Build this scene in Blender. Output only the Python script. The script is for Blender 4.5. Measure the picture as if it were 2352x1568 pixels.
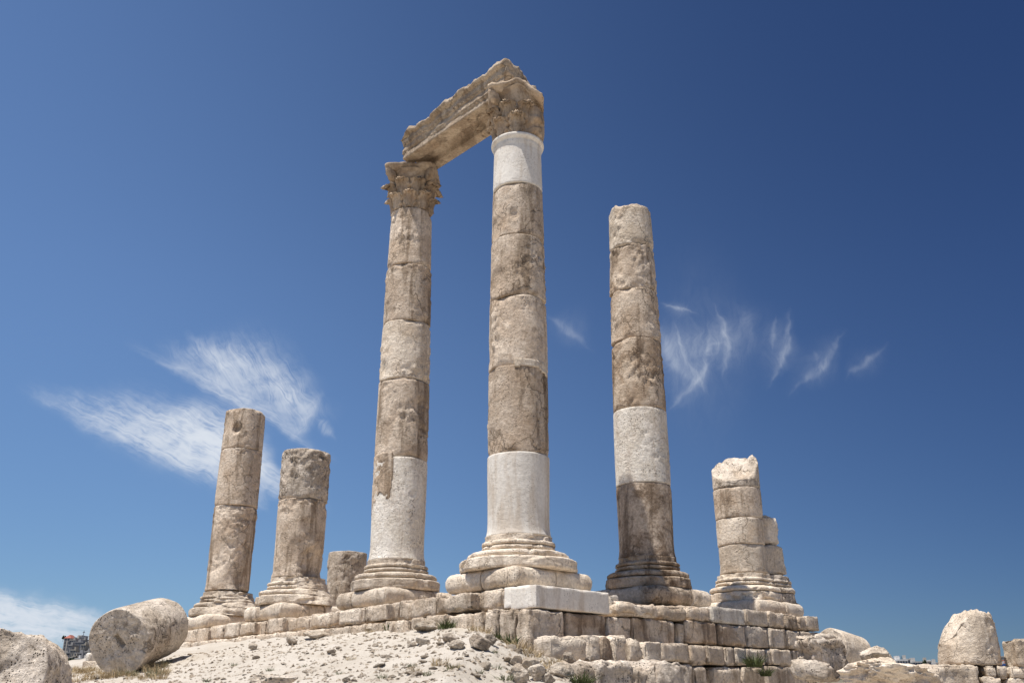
import bpy, math, random
import numpy as np
from mathutils import Vector
random.seed(7)
rng = np.random.default_rng(11)
scene = bpy.context.scene
for o in list(bpy.data.objects):
    bpy.data.objects.remove(o)
R = math.radians

# ------------------------------------------------------------------ camera, sky, sun, exposure
F_PX = 2162.0                       # focal length in pixels of a 2352 px wide picture
PITCH = R(21.09)
cam_d = bpy.data.cameras.new('camera')
cam = bpy.data.objects.new('camera', cam_d)
scene.collection.objects.link(cam)
cam_d.sensor_width = 36.0
cam_d.lens = F_PX / 2352 * 36
cam_d.clip_start = 0.1
cam_d.clip_end = 20000
cam.location = (0, 0, 0)
cam.rotation_euler = (math.pi / 2 + PITCH, 0, 0)
scene.camera = cam

SUN_EL, SUN_AZ = R(72.5), R(-129)     # azimuth clockwise from +Y
sun_dir = Vector((math.sin(SUN_AZ) * math.cos(SUN_EL), math.cos(SUN_AZ) * math.cos(SUN_EL), math.sin(SUN_EL)))
sl = bpy.data.lights.new('sun', 'SUN')
sl.energy = 5.0
sl.angle = R(0.53)
sl.color = (1.0, 0.955, 0.89)
sun = bpy.data.objects.new('sun', sl)
scene.collection.objects.link(sun)
sun.rotation_euler = sun_dir.to_track_quat('Z', 'Y').to_euler()

scene.view_settings.view_transform = 'Standard'
scene.view_settings.look = 'None'
scene.view_settings.gamma = 1.0
scene.view_settings.exposure = 0.35

world = bpy.data.worlds.new('World')
scene.world = world
world.use_nodes = True
WT = world.node_tree
WT.nodes.clear()

class E:
    """tiny expression wrapper round math nodes"""
    def __init__(s, t, sock): s.t, s.s = t, sock
    def _m(s, op, *a, clamp=False):
        n = s.t.nodes.new('ShaderNodeMath'); n.operation = op; n.use_clamp = clamp
        for i, v in enumerate((s,) + a):
            if isinstance(v, E): s.t.links.new(v.s, n.inputs[i])
            else: n.inputs[i].default_value = v
        return E(s.t, n.outputs[0])
    def __add__(s, o): return s._m('ADD', o)
    def __sub__(s, o): return s._m('SUBTRACT', o)
    def __mul__(s, o): return s._m('MULTIPLY', o)
    def __truediv__(s, o): return s._m('DIVIDE', o)
    def madd(s, a, b): return s._m('MULTIPLY_ADD', a, b)
    def clamp(s): return s._m('ADD', 0.0, clamp=True)
    def exp(s): return s._m('EXPONENT')
    def gt(s, o): return s._m('GREATER_THAN', o)
    def mx(s, o): return s._m('MAXIMUM', o)
    def pw(s, o): return s._m('POWER', o)

def smooth(e, a, b):
    n = e.t.nodes.new('ShaderNodeMapRange'); n.interpolation_type = 'SMOOTHSTEP'
    e.t.links.new(e.s, n.inputs[0]); n.inputs[1].default_value = a; n.inputs[2].default_value = b
    return E(e.t, n.outputs[0])

def nnoise(t, vec, scale, detail=4, rough=.55, dist=0.0):
    n = t.nodes.new('ShaderNodeTexNoise'); n.inputs['Scale'].default_value = scale
    n.inputs['Detail'].default_value = detail; n.inputs['Roughness'].default_value = rough
    n.inputs['Distortion'].default_value = dist
    t.links.new(vec, n.inputs['Vector'])
    return E(t, n.outputs['Fac'])

def comb(t, x, y, z=0.0):
    n = t.nodes.new('ShaderNodeCombineXYZ')
    for i, v in enumerate((x, y, z)):
        if isinstance(v, E): t.links.new(v.s, n.inputs[i])
        else: n.inputs[i].default_value = v
    return n.outputs[0]

def mixc(t, fac, a, b, mode='MIX'):
    n = t.nodes.new('ShaderNodeMix'); n.data_type = 'RGBA'; n.blend_type = mode
    for k, v in ((0, fac), (6, a), (7, b)):
        if isinstance(v, E): t.links.new(v.s, n.inputs[k])
        elif hasattr(v, 'is_linked'): t.links.new(v, n.inputs[k])
        elif k == 0: n.inputs[k].default_value = v
        else: n.inputs[k].default_value = (*v, 1)
    return n.outputs[2]

def build_sky():
    t = WT
    sky = t.nodes.new('ShaderNodeTexSky'); sky.sky_type = 'NISHITA'; sky.sun_disc = False
    sky.sun_elevation = SUN_EL; sky.sun_rotation = SUN_AZ % (2 * math.pi)
    sky.air_density = 1.0; sky.dust_density = 0.6; sky.ozone_density = 2.5; sky.altitude = 900
    tc = t.nodes.new('ShaderNodeTexCoord')
    # a fixed map of the sky: gnomonic coordinates round one compass direction (degrees of sky scaled to 1/2162 rad)
    def dot(v):
        n = t.nodes.new('ShaderNodeVectorMath'); n.operation = 'DOT_PRODUCT'
        t.links.new(tc.outputs['Generated'], n.inputs[0]); n.inputs[1].default_value = v
        return E(t, n.outputs['Value'])
    fw = dot((0, math.cos(PITCH), math.sin(PITCH))).mx(0.05)
    X = (dot((1, 0, 0)) / fw) * F_PX + 1176.0
    Y = (dot((0, -math.sin(PITCH), math.cos(PITCH))) / fw) * (-F_PX) + 784.0
    # polarised darkening away from the sun (toward the right of the sky)
    el = dot((0, 0, 1)).clamp()
    rt = dot((0.80, 0.26, 0.54))
    dark = smooth(rt, 0.02, 0.93)
    col = mixc(t, 1.0, sky.outputs[0], SKY_TINT, 'MULTIPLY')
    col = mixc(t, 1.0, col, mixc(t, smooth(dot((0, 0, 1)), .0, .42), (.62, .68, .735), (1.0, 1.0, 1.0)), 'MULTIPLY')
    col2 = mixc(t, dark * SKY_DARK, col, mixc(t, 1.0, col, SKY_DARK_TINT, 'MULTIPLY'))
    # cirrus
    wv = comb(t, X * 0.012, Y * 0.012)
    warp = (nnoise(t, wv, 1.0, 3) - 0.5) * 46.0
    warp2 = (nnoise(t, comb(t, X * 0.012 + 31.0, Y * 0.012), 1.0, 3) - 0.5) * 46.0
    Xw, Yw = X + warp, Y + warp2
    total = None
    streaks = {}
    softtex = smooth(nnoise(t, comb(t, Xw * .030, Yw * .014, 5.0), 1.0, 6, 0.7, 1.0), .26, .78)
    def streak(ang):
        key = min((6, 26, 60, 84, -52), key=lambda k: abs(k - ang))
        if key not in streaks:
            ca, sa = math.cos(R(key)), math.sin(R(key)); lng = 130 if key in (6, 26) else 90
            a = (Xw * ca + Yw * sa) * (1.0 / lng)
            b = (Xw * -sa + Yw * ca) * (1.0 / (24 if key == 6 else 15))
            tex = nnoise(t, comb(t, a, b, key * .37), 1.0, 7, 0.68, 1.5)
            big = nnoise(t, comb(t, Xw * .016, Yw * .022, key * 1.0), 1.0, 3, 0.6)
            streaks[key] = smooth(tex * .55 + big * .45, .32, .72)
        return streaks[key]
    for (x0, y0, x1, y1, bend, wu, wd, amp, ang, lng, sht, contrast) in CLOUDS:
        L = math.hypot(x1 - x0, y1 - y0); tx, ty = (x1 - x0) / L, (y1 - y0) / L
        nx, ny = ty, -tx                     # points up for strokes running to the right
        ax, ay = Xw - x0, Yw - y0
        s = (ax * (tx / L)) + (ay * (ty / L))
        sc = s.clamp()
        n = (ax * nx) + (ay * ny) - (sc * (sc * -1.0 + 1.0)) * (4 * bend)
        up = n.gt(0.0)
        taper = (sc * (sc * -1.0 + 1.0)) * 2.4 + 0.4
        w = (up * (wu - wd) + wd) * taper
        q = n / w
        g = ((q * q) * -0.7).exp()
        if x0 > 1200: g = ((q * q) * -2.2).exp() * .85 + ((q * q) * -0.16).exp() * .34
        win = smooth(s, -0.25, 0.5) * (smooth(s, 0.5, 1.25) * -1.0 + 1.0)
        tex = streak(ang) if x0 < 1200 else softtex
        m = g * win * (tex * (0.9 if x0 < 1200 else .6) + (0.1 if x0 < 1200 else .3)) * (amp * (1.55 if x0 < 1200 else .72))
        total = m if total is None else total + m
    fac = (total * -1.0).exp() * -1.0 + 1.0
    colf = mixc(t, fac, col2, CLOUD_COL)
    bg = t.nodes.new('ShaderNodeBackground'); bg.inputs['Strength'].default_value = 0.1
    t.links.new(colf, bg.inputs['Color'])
    out = t.nodes.new('ShaderNodeOutputWorld'); t.links.new(bg.outputs[0], out.inputs[0])

SKY_TINT = (0.76, 0.865, 0.98)
SKY_DARK = 0.85
SKY_DARK_TINT = (0.13, 0.205, 0.35)
CLOUD_COL = (5.6, 6.0, 6.6)
# x0 y0 x1 y1 bend width_up width_down amount streak_angle streak_long streak_short contrast
CLOUDS = [
    (150, 932, 650, 1125, 8, 50, 32, 1.6, 24, 110, 22, .22),
    (360, 965, 620, 1095, 14, 44, 34, 2.6, 30, 90, 40, .3),
    (240, 985, 520, 1090, -8, 10, 8, .7, 20, 160, 9, .3),
    (360, 830, 700, 1020, 14, 26, 11, .9, 33, 110, 12, .22),
    (420, 815, 720, 935, 20, 46, 40, .95, 58, 90, 13, .2),
    (440, 780, 540, 870, 6, 14, 14, .6, 50, 60, 9, .25),
    (620, 850, 690, 1000, 10, 34, 30, .55, 65, 110, 14, .25),
    (730, 910, 675, 1000, 0, 15, 15, .5, -60, 80, 12, .3),
    (735, 965, 765, 1005, 0, 9, 9, .35, -50, 40, 10, .3),
    (585, 1050, 640, 1085, 0, 20, 16, .6, -15, 60, 12, .3),
    (585, 1125, 615, 1170, 0, 12, 12, .35, 50, 40, 12, .3),
    (-300, 1380, 300, 1442, 14, 22, 40, 2.6, 6, 170, 34, .35),
    (-300, 1420, 250, 1478, 0, 20, 20, 1.5, 6, 170, 14, .3),
    (1510, 752, 1612, 888, -14, 24, 18, .55, 60, 90, 14, .25),
    (1560, 760, 1610, 880, -10, 7, 9, .75, 72, 100, 8, .25),
    (1625, 845, 1550, 930, 0, 10, 14, .7, -48, 100, 9, .25),
    (1622, 752, 1612, 872, 6, 7, 7, .45, 85, 90, 8, .25),
    (1645, 715, 1664, 845, 18, 9, 18, .75, 75, 80, 9, .25),
    (1615, 800, 1665, 790, 0, 6, 6, .3, -20, 50, 8, .25),
    (1690, 700, 1735, 790, 0, 22, 22, .22, 60, 80, 14, .3),
    (1780, 725, 1778, 800, 0, 8, 8, .3, 86, 70, 8, .25),
    (1808, 735, 1768, 870, 20, 8, 18, .55, -70, 90, 9, .25),
    (1925, 775, 1825, 892, 18, 10, 18, .5, -48, 100, 10, .25),
    (1862, 800, 1872, 830, 0, 10, 10, .2, 70, 40, 9, .25),
    (2025, 800, 1955, 862, 0, 10, 10, .32, -42, 90, 10, .25),
    (1255, 730, 1345, 800, 10, 16, 10, .38, 45, 60, 11, .25),
    (1525, 694, 1592, 716, -3, 5, 6, .6, 18, 80, 6, .25),
    (1480, 800, 1740, 790, 0, 60, 70, .34, 60, 120, 40, .4),
]
build_sky()

# ------------------------------------------------------------------ picture geometry: rays of the surveyed photograph
S_, C_ = math.sin(PITCH), math.cos(PITCH)
def ray(px, py):
    v = (784 - py) / F_PX
    return np.array([(px - 1176) / F_PX, C_ - v * S_, S_ + v * C_])
def at(px, py, Y):
    d = ray(px, py); return d * (Y / d[1])
AL, AR = R(42.0), R(46.0)
M2 = np.array([0.152, 18.457])
uL = np.array([-math.sin(AL), math.cos(AL)]); uR = np.array([math.sin(AR), math.cos(AR)])
nL = np.array([-math.cos(AL), -math.sin(AL)]); nR = np.array([math.cos(AR), -math.sin(AR)])
def along(px, n, off, u, py=1420):
    d = ray(px, py); t = (M2 @ n + off) / (d[:2] @ n)
    return float((d[:2] * t - M2) @ u)
def onfac(px, py, n, off):
    d = ray(px, py); return d * ((M2 @ n + off) / (d[:2] @ n))
def zcol(py, Y, r=0.6):
    d = ray(1176, py); return float(d[2] / d[1] * (Y - r))

# ------------------------------------------------------------------ noise
_perm = rng.permutation(256); _perm = np.concatenate([_perm, _perm, _perm])
_g = rng.normal(size=(256, 3)); _g /= np.linalg.norm(_g, axis=1)[:, None]
def perlin(P):
    P = np.asarray(P, float)
    I = np.floor(P).astype(int); f = P - I; I &= 255
    u = f * f * f * (f * (f * 6 - 15) + 10)
    def gr(dx, dy, dz):
        h = _perm[_perm[_perm[(I[:, 0] + dx) & 255] + ((I[:, 1] + dy) & 255)] + ((I[:, 2] + dz) & 255)]
        return (_g[h] * (f - (dx, dy, dz))).sum(1)
    def lp(a, b, t): return a + (b - a) * t
    x0 = lp(lp(gr(0, 0, 0), gr(1, 0, 0), u[:, 0]), lp(gr(0, 1, 0), gr(1, 1, 0), u[:, 0]), u[:, 1])
    x1 = lp(lp(gr(0, 0, 1), gr(1, 0, 1), u[:, 0]), lp(gr(0, 1, 1), gr(1, 1, 1), u[:, 0]), u[:, 1])
    return lp(x0, x1, u[:, 2]) * 1.5
def fbm(P, oct=3, gain=.5):
    s = 0; a = 1.0; P = np.asarray(P, float)
    for _ in range(oct):
        s = s + a * perlin(P); P = P * 2.03 + 17.3; a *= gain
    return s
def sstep(a, b, x):
    t = np.clip((x - a) / (b - a), 0, 1); return t * t * (3 - 2 * t)

# ------------------------------------------------------------------ mesh + object helpers
def mesh(name, V, Fc, mat, parent=None, loc=None, smooth=True):
    me = bpy.data.meshes.new(name)
    me.from_pydata(np.asarray(V).tolist(), [], [list(map(int, f)) for f in Fc])
    if smooth: me.polygons.foreach_set('use_smooth', [True] * len(me.polygons))
    me.materials.append(mat)
    me.update()
    o = bpy.data.objects.new(name, me)
    scene.collection.objects.link(o)
    if parent is not None: o.parent = parent
    if loc is not None: o.location = loc
    return o
def empty(name, loc):
    o = bpy.data.objects.new(name, None); scene.collection.objects.link(o)
    o.location = tuple(map(float, loc)); o.empty_display_size = .2
    return o
def tag(o, label, cat, group=None, kind=None):
    if label: o['label'] = label
    if cat: o['category'] = cat
    if group: o['group'] = group
    o['kind'] = kind or 'thing'
    return o
def quads(n, m, wrap=False, off=0, flip=False):
    """faces of an n x m vertex grid (row-major); wrap closes the m direction"""
    i = np.arange(n - 1)[:, None]; j = np.arange(m if wrap else m - 1)[None, :]
    a = i * m + j; b = i * m + (j + 1) % m; c = (i + 1) * m + (j + 1) % m; d = (i + 1) * m + j
    q = np.stack([a, b, c, d], -1).reshape(-1, 4) + off
    return q[:, ::-1] if flip else q

_cube_cache = {}
def cube_grid(nx, ny, nz):
    k = (nx, ny, nz)
    if k in _cube_cache: return _cube_cache[k]
    pts, fcs, off = [], [], 0
    N = (nx, ny, nz)
    for ax in range(3):
        u, v = (ax + 1) % 3, (ax + 2) % 3
        for side in (0, 1):
            g = np.zeros((N[u] + 1, N[v] + 1, 3), int)
            g[..., u] = np.arange(N[u] + 1)[:, None]; g[..., v] = np.arange(N[v] + 1)[None, :]
            g[..., ax] = side * N[ax]
            pts.append(g.reshape(-1, 3))
            q = quads(N[u] + 1, N[v] + 1, off=off)
            fcs.append(q[:, ::-1] if side else q); off += (N[u] + 1) * (N[v] + 1)
    P = np.concatenate(pts); Fc = np.concatenate(fcs)
    U, inv = np.unique(P, axis=0, return_inverse=True); inv = inv.reshape(-1)
    res = (U / np.array(N) * 2.0 - 1.0, inv[Fc][:, ::-1])
    _cube_cache[k] = res
    return res

def stone_block(h, r=.04, amp=.02, fine=.008, seed=0, cell=.05, chip=1.0, freq=2.0, maxn=36):
    h = np.asarray(h, float)
    n = [int(np.clip(round(2 * a / cell), 4, maxn)) for a in h]
    U, Fc = cube_grid(*n)
    # pull the outer rows of points towards the edges so that the rounding is resolved
    U = np.sign(U) * (1 - (1 - np.abs(U)) ** 1.8)
    p = U * h
    off = np.array([seed * 13.7, seed * 7.1, seed * 3.3])
    rr = np.minimum(r * (1 + .8 * perlin(p * 3 + off)), h.min() * .9)[:, None]
    q = np.clip(p, -(h - rr), h - rr); d = p - q
    L = np.linalg.norm(d, axis=1)[:, None]; nrm = d / np.maximum(L, 1e-6)
    edge = np.clip((L / rr - 1) / .42, 0, 1)
    new = q + nrm * rr
    big = fbm(p * freq + off, 3)[:, None]
    ch = np.clip(perlin(p * 3.4 + off + 5)[:, None] + .02, 0, 1) * .13 * chip * edge
    sm = fbm(p * 11 + off, 3, .6)[:, None]
    new = new + nrm * (amp * big + fine * sm - ch)
    return new, Fc

def rotz(V, a):
    c, s = math.cos(a), math.sin(a); V = np.array(V, float)
    return np.stack([V[:, 0] * c - V[:, 1] * s, V[:, 0] * s + V[:, 1] * c, V[:, 2]], 1)
def rot_to(V, zdir, spin=0.0):
    z = np.array(zdir, float); z /= np.linalg.norm(z)
    x = np.cross([0, 0, 1.0], z); x = x / np.linalg.norm(x) if np.linalg.norm(x) > 1e-6 else np.array([1., 0, 0])
    y = np.cross(z, x); V = rotz(V, spin)
    return V[:, :1] * x + V[:, 1:2] * y + V[:, 2:3] * z

def drum(z0, z1, rf, seed=0, rough=.3, chip=.05, nt=128, dz=.035, top=None, dents=(), ring=None, rnd=.02, capn=8, cap_amp=.02, slot=None, relief=1.0):
    """one column drum standing on z0; rf(z) is the radius; dents = (angle, z, size, depth)"""
    nz = max(6, int((z1 - z0) / dz))
    zz = z0 + (z1 - z0) * (1 - np.cos(np.linspace(0, math.pi, nz + 1))) / 2 * .6 + (z1 - z0) * np.linspace(0, 1, nz + 1) * .4
    th = np.linspace(0, 2 * math.pi, nt, endpoint=False)
    Z, T = np.meshgrid(zz, th, indexing='ij')
    r = np.vectorize(rf)(zz)[:, None] * np.ones_like(T)
    P = np.stack([np.cos(T) * r, np.sin(T) * r, Z], -1).reshape(-1, 3)
    off = np.array([seed * 5.3, seed * 9.1, seed * 2.7])
    d0 = (Z - z0).reshape(-1); d1 = (z1 - Z).reshape(-1)
    dr = np.zeros(len(P))
    for d, so in ((d0, 0), (d1, 40)):
        e = np.clip(1 - d / rnd, 0, 1); dr -= rnd * .9 * (1 - np.sqrt(np.clip(1 - e * e, 0, 1)))
        pc = P.copy(); pc[:, 2] = so
        c = np.clip(perlin(pc * 2.1 + off + so) + .12, 0, 1); reach = .03 + .10 * np.clip(perlin(pc * 3 + off + so + 9) + .3, 0, 1)
        dr -= chip * 2.2 * c * np.exp(-(d / reach) ** 2)
    patch = sstep(-.05, .3, fbm(P * 1.15 + off + 3, 2) + rough - .35)
    dr += relief * (patch * (-.010 + .032 * fbm(P * 6.5 + off, 3, .6)) + .004 * fbm(P * 9 + off, 2) + .008 * perlin(P * 1.6 + off))
    for (ta, tz, size, dep) in dents:
        c = np.array([math.cos(ta) * rf(tz), math.sin(ta) * rf(tz), tz])
        dd = np.linalg.norm((P - c) * np.array([1, 1, .8]), axis=1) / size
        dr -= dep * np.clip(1 - dd ** 2 * (1 + .5 * perlin(P * 5 + off)), 0, 1)
    if ring is not None: dr += np.vectorize(ring)(Z.reshape(-1))
    rad = np.maximum(r.reshape(-1) + dr, .05)
    P[:, 0] = np.cos(T.reshape(-1)) * rad; P[:, 1] = np.sin(T.reshape(-1)) * rad
    Fc = [quads(nz + 1, nt, wrap=True)]
    V = [P]; base = len(P)
    for side in (0, 1):
        rim = P[:nt] if side == 0 else P[nz * nt:]
        st = 0 if side == 0 else nz * nt
        fr = np.linspace(1, 0.03, capn + 1)[1:]
        cp = np.concatenate([np.stack([rim[:, 0] * k, rim[:, 1] * k, rim[:, 2]], 1) for k in fr])
        nn = fbm(cp * 4 + off + 20 * side, 3) * cap_amp * np.clip((1 - np.linalg.norm(cp[:, :2], axis=1) / rad.max()) * 5, 0, 1)
        cp[:, 2] += nn
        if slot is not None and side == slot[0]:
            _, sx, sy, sa, sl_, sw, sd = slot
            lx = (cp[:, 0] - sx) * math.cos(sa) + (cp[:, 1] - sy) * math.sin(sa); ly = -(cp[:, 0] - sx) * math.sin(sa) + (cp[:, 1] - sy) * math.cos(sa)
            m = (np.abs(lx) < sl_) & (np.abs(ly) < sw)
            cp[m, 2] += sd * (1 if side == 0 else -1)
        V.append(cp)
        idx = np.concatenate([np.arange(st, st + nt), np.arange(base, base + len(cp))])
        q = idx[quads(capn + 1, nt, wrap=True)]
        Fc.append(q if side else q[:, ::-1])
        last = idx[-nt:]
        Fc.append([list(last if side else last[::-1])])
        base += len(cp)
    V = np.concatenate(V)
    if top is not None:
        k = np.clip((V[:, 2] - z0) / (z1 - z0), 0, 1)
        V[:, 2] += k ** 2 * top(V[:, 0], V[:, 1])
    faces = []
    for f in Fc: faces += list(map(list, f))
    return V, faces

def lathe(profile, seed=0, nt=128, amp=.010, fine=.009, rough_fn=None, step=.012):
    pr = [profile[0]]
    for a, b in zip(profile[:-1], profile[1:]):
        n = max(1, int(math.hypot(b[0] - a[0], b[1] - a[1]) / step))
        for i in range(1, n + 1): pr.append((a[0] + (b[0] - a[0]) * i / n, a[1] + (b[1] - a[1]) * i / n))
    pr = np.array(pr); n = len(pr)
    th = np.linspace(0, 2 * math.pi, nt, endpoint=False)
    r = pr[:, 0][:, None] * np.ones(nt); z = pr[:, 1][:, None] * np.ones(nt); T = np.ones(n)[:, None] * th
    P = np.stack([np.cos(T) * r, np.sin(T) * r, z], -1).reshape(-1, 3)
    off = np.array([seed * 5.3, seed * 9.1, seed * 2.7])
    rr = r.reshape(-1).copy()
    if rough_fn is not None: rr = rough_fn(rr, z.reshape(-1), T.reshape(-1), P, off)
    bite = sstep(.25, .42, fbm(P * 2.0 + off + 4, 3)) * .05
    rr += amp * fbm(P * 3 + off, 3) + fine * fbm(P * 12 + off, 2) - bite
    P[:, 0] = np.cos(T.reshape(-1)) * rr; P[:, 1] = np.sin(T.reshape(-1)) * rr
    P[:, 2] += .6 * amp * fbm(P * 2.5 + off + 8, 2)
    faces = list(map(list, quads(n, nt, wrap=True)))
    faces.append(list(range(nt))[::-1]); faces.append(list(range((n - 1) * nt, n * nt)))
    return P, faces

def rock_shape(seed, flat=.7, n=3, planes=11, rough=.06):
    """angular stone: a ball cut by random planes, then roughened"""
    U, Fc = cube_grid(n * 4, n * 4, n * 4)
    d = U / np.linalg.norm(U, axis=1)[:, None]
    g = np.random.default_rng(seed)
    N = g.normal(size=(planes, 3)); N /= np.linalg.norm(N, axis=1)[:, None]; D = g.uniform(.55, .95, planes)
    dp = d @ N.T
    t = np.where(dp > .05, D / np.maximum(dp, .05), 9).min(1); t = np.minimum(t, 1.15)
    p = d * t[:, None]
    p += d * (rough * fbm(p * 2.2 + seed, 3))[:, None] + d * (rough * .5 * fbm(p * 6 + seed, 2))[:, None]
    p[:, 2] *= flat; p[:, 0] *= g.uniform(.8, 1.3)
    return p, Fc

# ------------------------------------------------------------------ materials
def principled(name):
    m = bpy.data.materials.new(name); m.use_nodes = True
    t = m.node_tree; b = t.nodes['Principled BSDF']
    b.inputs['Roughness'].default_value = .92
    b.inputs['Specular IOR Level'].default_value = .15
    return m, t, b

def stone(name, light, mid, dark, stain=.5, streak=.5, pits=.4, bump=.6, warm=.25, scale=1.0, grain=1.0):
    m, t, b = principled(name)
    tc = t.nodes.new('ShaderNodeTexCoord'); oi = t.nodes.new('ShaderNodeObjectInfo')
    rnd = E(t, oi.outputs['Random'])
    vm = t.nodes.new('ShaderNodeVectorMath'); vm.operation = 'ADD'
    t.links.new(tc.outputs['Object'], vm.inputs[0]); t.links.new(comb(t, rnd * 23.0, rnd * 41.0, rnd * 17.0), vm.inputs[1])
    def scaled(x, y, z):
        n = t.nodes.new('ShaderNodeVectorMath'); n.operation = 'MULTIPLY'
        t.links.new(vm.outputs[0], n.inputs[0]); n.inputs[1].default_value = (x * scale, y * scale, z * scale); return n.outputs[0]
    v1 = scaled(1, 1, 1)
    n1 = nnoise(t, v1, 1.5, 6, .66, .4)
    c = mixc(t, smooth(n1, .42, .58), light, mid)
    nw = nnoise(t, scaled(1.1, 1.1, .9), .9, 3, .6)
    c = mixc(t, smooth(nw, .5, .72) * warm, c, (.52, .33, .18))
    ns = nnoise(t, scaled(2.1, 2.1, .26), 1.25, 5, .66, .3)
    c = mixc(t, smooth(ns, .50, .63) * streak, c, dark)
    nb = nnoise(t, scaled(1, 1, 1), 2.6, 6, .74, .5)
    c = mixc(t, smooth(nb, .54, .66) * stain, c, dark)
    nl = nnoise(t, scaled(1, 1, 1), 4.2, 6, .76)
    c = mixc(t, smooth(nl, .55, .66) * (stain * .45), c, tuple(min(1, x * 1.12 + .03) for x in light))
    nf = nnoise(t, v1, 17, 5, .74)
    c = mixc(t, 1.0, c, mixc(t, smooth(nf, .25, .75), tuple(1 - g_ * grain for g_ in (.40, .415, .43)), tuple(1 + g_ * grain for g_ in (.22, .22, .21))), 'MULTIPLY')
    vor = t.nodes.new('ShaderNodeTexVoronoi'); vor.inputs['Scale'].default_value = 26 * scale
    wv = t.nodes.new('ShaderNodeVectorMath'); wv.operation = 'MULTIPLY'
    t.links.new(vm.outputs[0], wv.inputs[0]); wv.inputs[1].default_value = (1, 1, .8)
    t.links.new(wv.outputs[0], vor.inputs['Vector'])
    pitm = nnoise(t, v1, 3.1, 5, .6)
    pit = smooth(E(t, vor.outputs['Distance']), .34, .12) * smooth(pitm, .46, .62)
    c = mixc(t, pit * pits, c, tuple(x * .45 for x in dark))
    ve = t.nodes.new('ShaderNodeTexVoronoi'); ve.feature = 'DISTANCE_TO_EDGE'; ve.inputs['Scale'].default_value = .9 * scale
    wob = t.nodes.new('ShaderNodeVectorMath'); wob.operation = 'MULTIPLY_ADD'
    nv = t.nodes.new('ShaderNodeTexNoise'); nv.inputs['Scale'].default_value = 2.2; nv.inputs['Detail'].default_value = 5; t.links.new(v1, nv.inputs['Vector'])
    t.links.new(nv.outputs['Color'], wob.inputs[0]); wob.inputs[1].default_value = (1.1, 1.1, 1.1); t.links.new(v1, wob.inputs[2])
    t.links.new(wob.outputs[0], ve.inputs['Vector'])
    crack = smooth(E(t, ve.outputs['Distance']), .016, .003) * smooth(nw, .50, .60)
    c = mixc(t, crack * (.55 * min(1, stain * 1.6)), c, tuple(x * .6 for x in dark))
    c = mixc(t, 1.0, c, mixc(t, rnd, (.80, .782, .755), (1.10, 1.092, 1.07)), 'MULTIPLY')
    t.links.new(c, b.inputs['Base Color'])
    hgt = nnoise(t, v1, 7.5, 6, .7) * 1.0 + nf * .35 - pit * (pits * .8) - crack * .8
    bp = t.nodes.new('ShaderNodeBump'); bp.inputs['Strength'].default_value = bump; bp.inputs['Distance'].default_value = .07
    t.links.new(hgt.s, bp.inputs['Height']); t.links.new(bp.outputs[0], b.inputs['Normal'])
    return m

OLD = stone('weathered_limestone', (.72, .605, .49), (.575, .46, .355), (.235, .17, .115), .45, .78, .6, .8, .25, 1.0, .7)
BEAM = stone('beam_limestone', (.64, .53, .41), (.47, .37, .275), (.20, .145, .10), .5, .6, .5, .8, .3, 1.0, .7)
CARVED = stone('carved_limestone', (.54, .43, .32), (.37, .28, .20), (.16, .11, .072), .55, .5, .35, .5, .25, 1.0, .45)
OLDP = stone('pale_limestone', (.79, .69, .575), (.67, .565, .45), (.30, .22, .155), .32, .42, .6, .8, .22, 1.0, .65)
BROWN = stone('brown_stained_limestone', (.66, .545, .43), (.46, .35, .255), (.20, .14, .095), .5, .85, .5, .8, .25, 1.0, .7)
DARK = stone('dark_stained_limestone', (.62, .51, .41), (.27, .20, .145), (.12, .085, .06), .6, .7, .3, .6)
WHITE = stone('new_white_limestone', (.80, .755, .69), (.75, .70, .63), (.50, .40, .30), .22, .5, .6, .25, .12, 1.0, .35)
WHITEP = stone('pitted_white_limestone', (.79, .735, .66), (.71, .65, .565), (.36, .27, .20), .32, .40, 1.0, .7, .15, 1.0, .6)
GREYL = stone('lichen_grey_limestone', (.72, .635, .545), (.57, .485, .395), (.17, .135, .105), .62, .35, 1.0, .9, .2, 1.0, .8)
BLOCK = stone('ashlar_limestone', (.77, .665, .55), (.62, .51, .40), (.27, .20, .14), .42, .55, .6, .95, .25, 1.0, .75)
ROCK = stone('field_stone', (.66, .585, .495), (.52, .435, .345), (.22, .17, .125), .4, .2, .3, .8, .2, 2.0)
ROCKD = stone('dark_field_stone', (.56, .49, .41), (.42, .355, .29), (.13, .11, .09), .5, .2, .3, .8, .1, 2.0)

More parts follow.
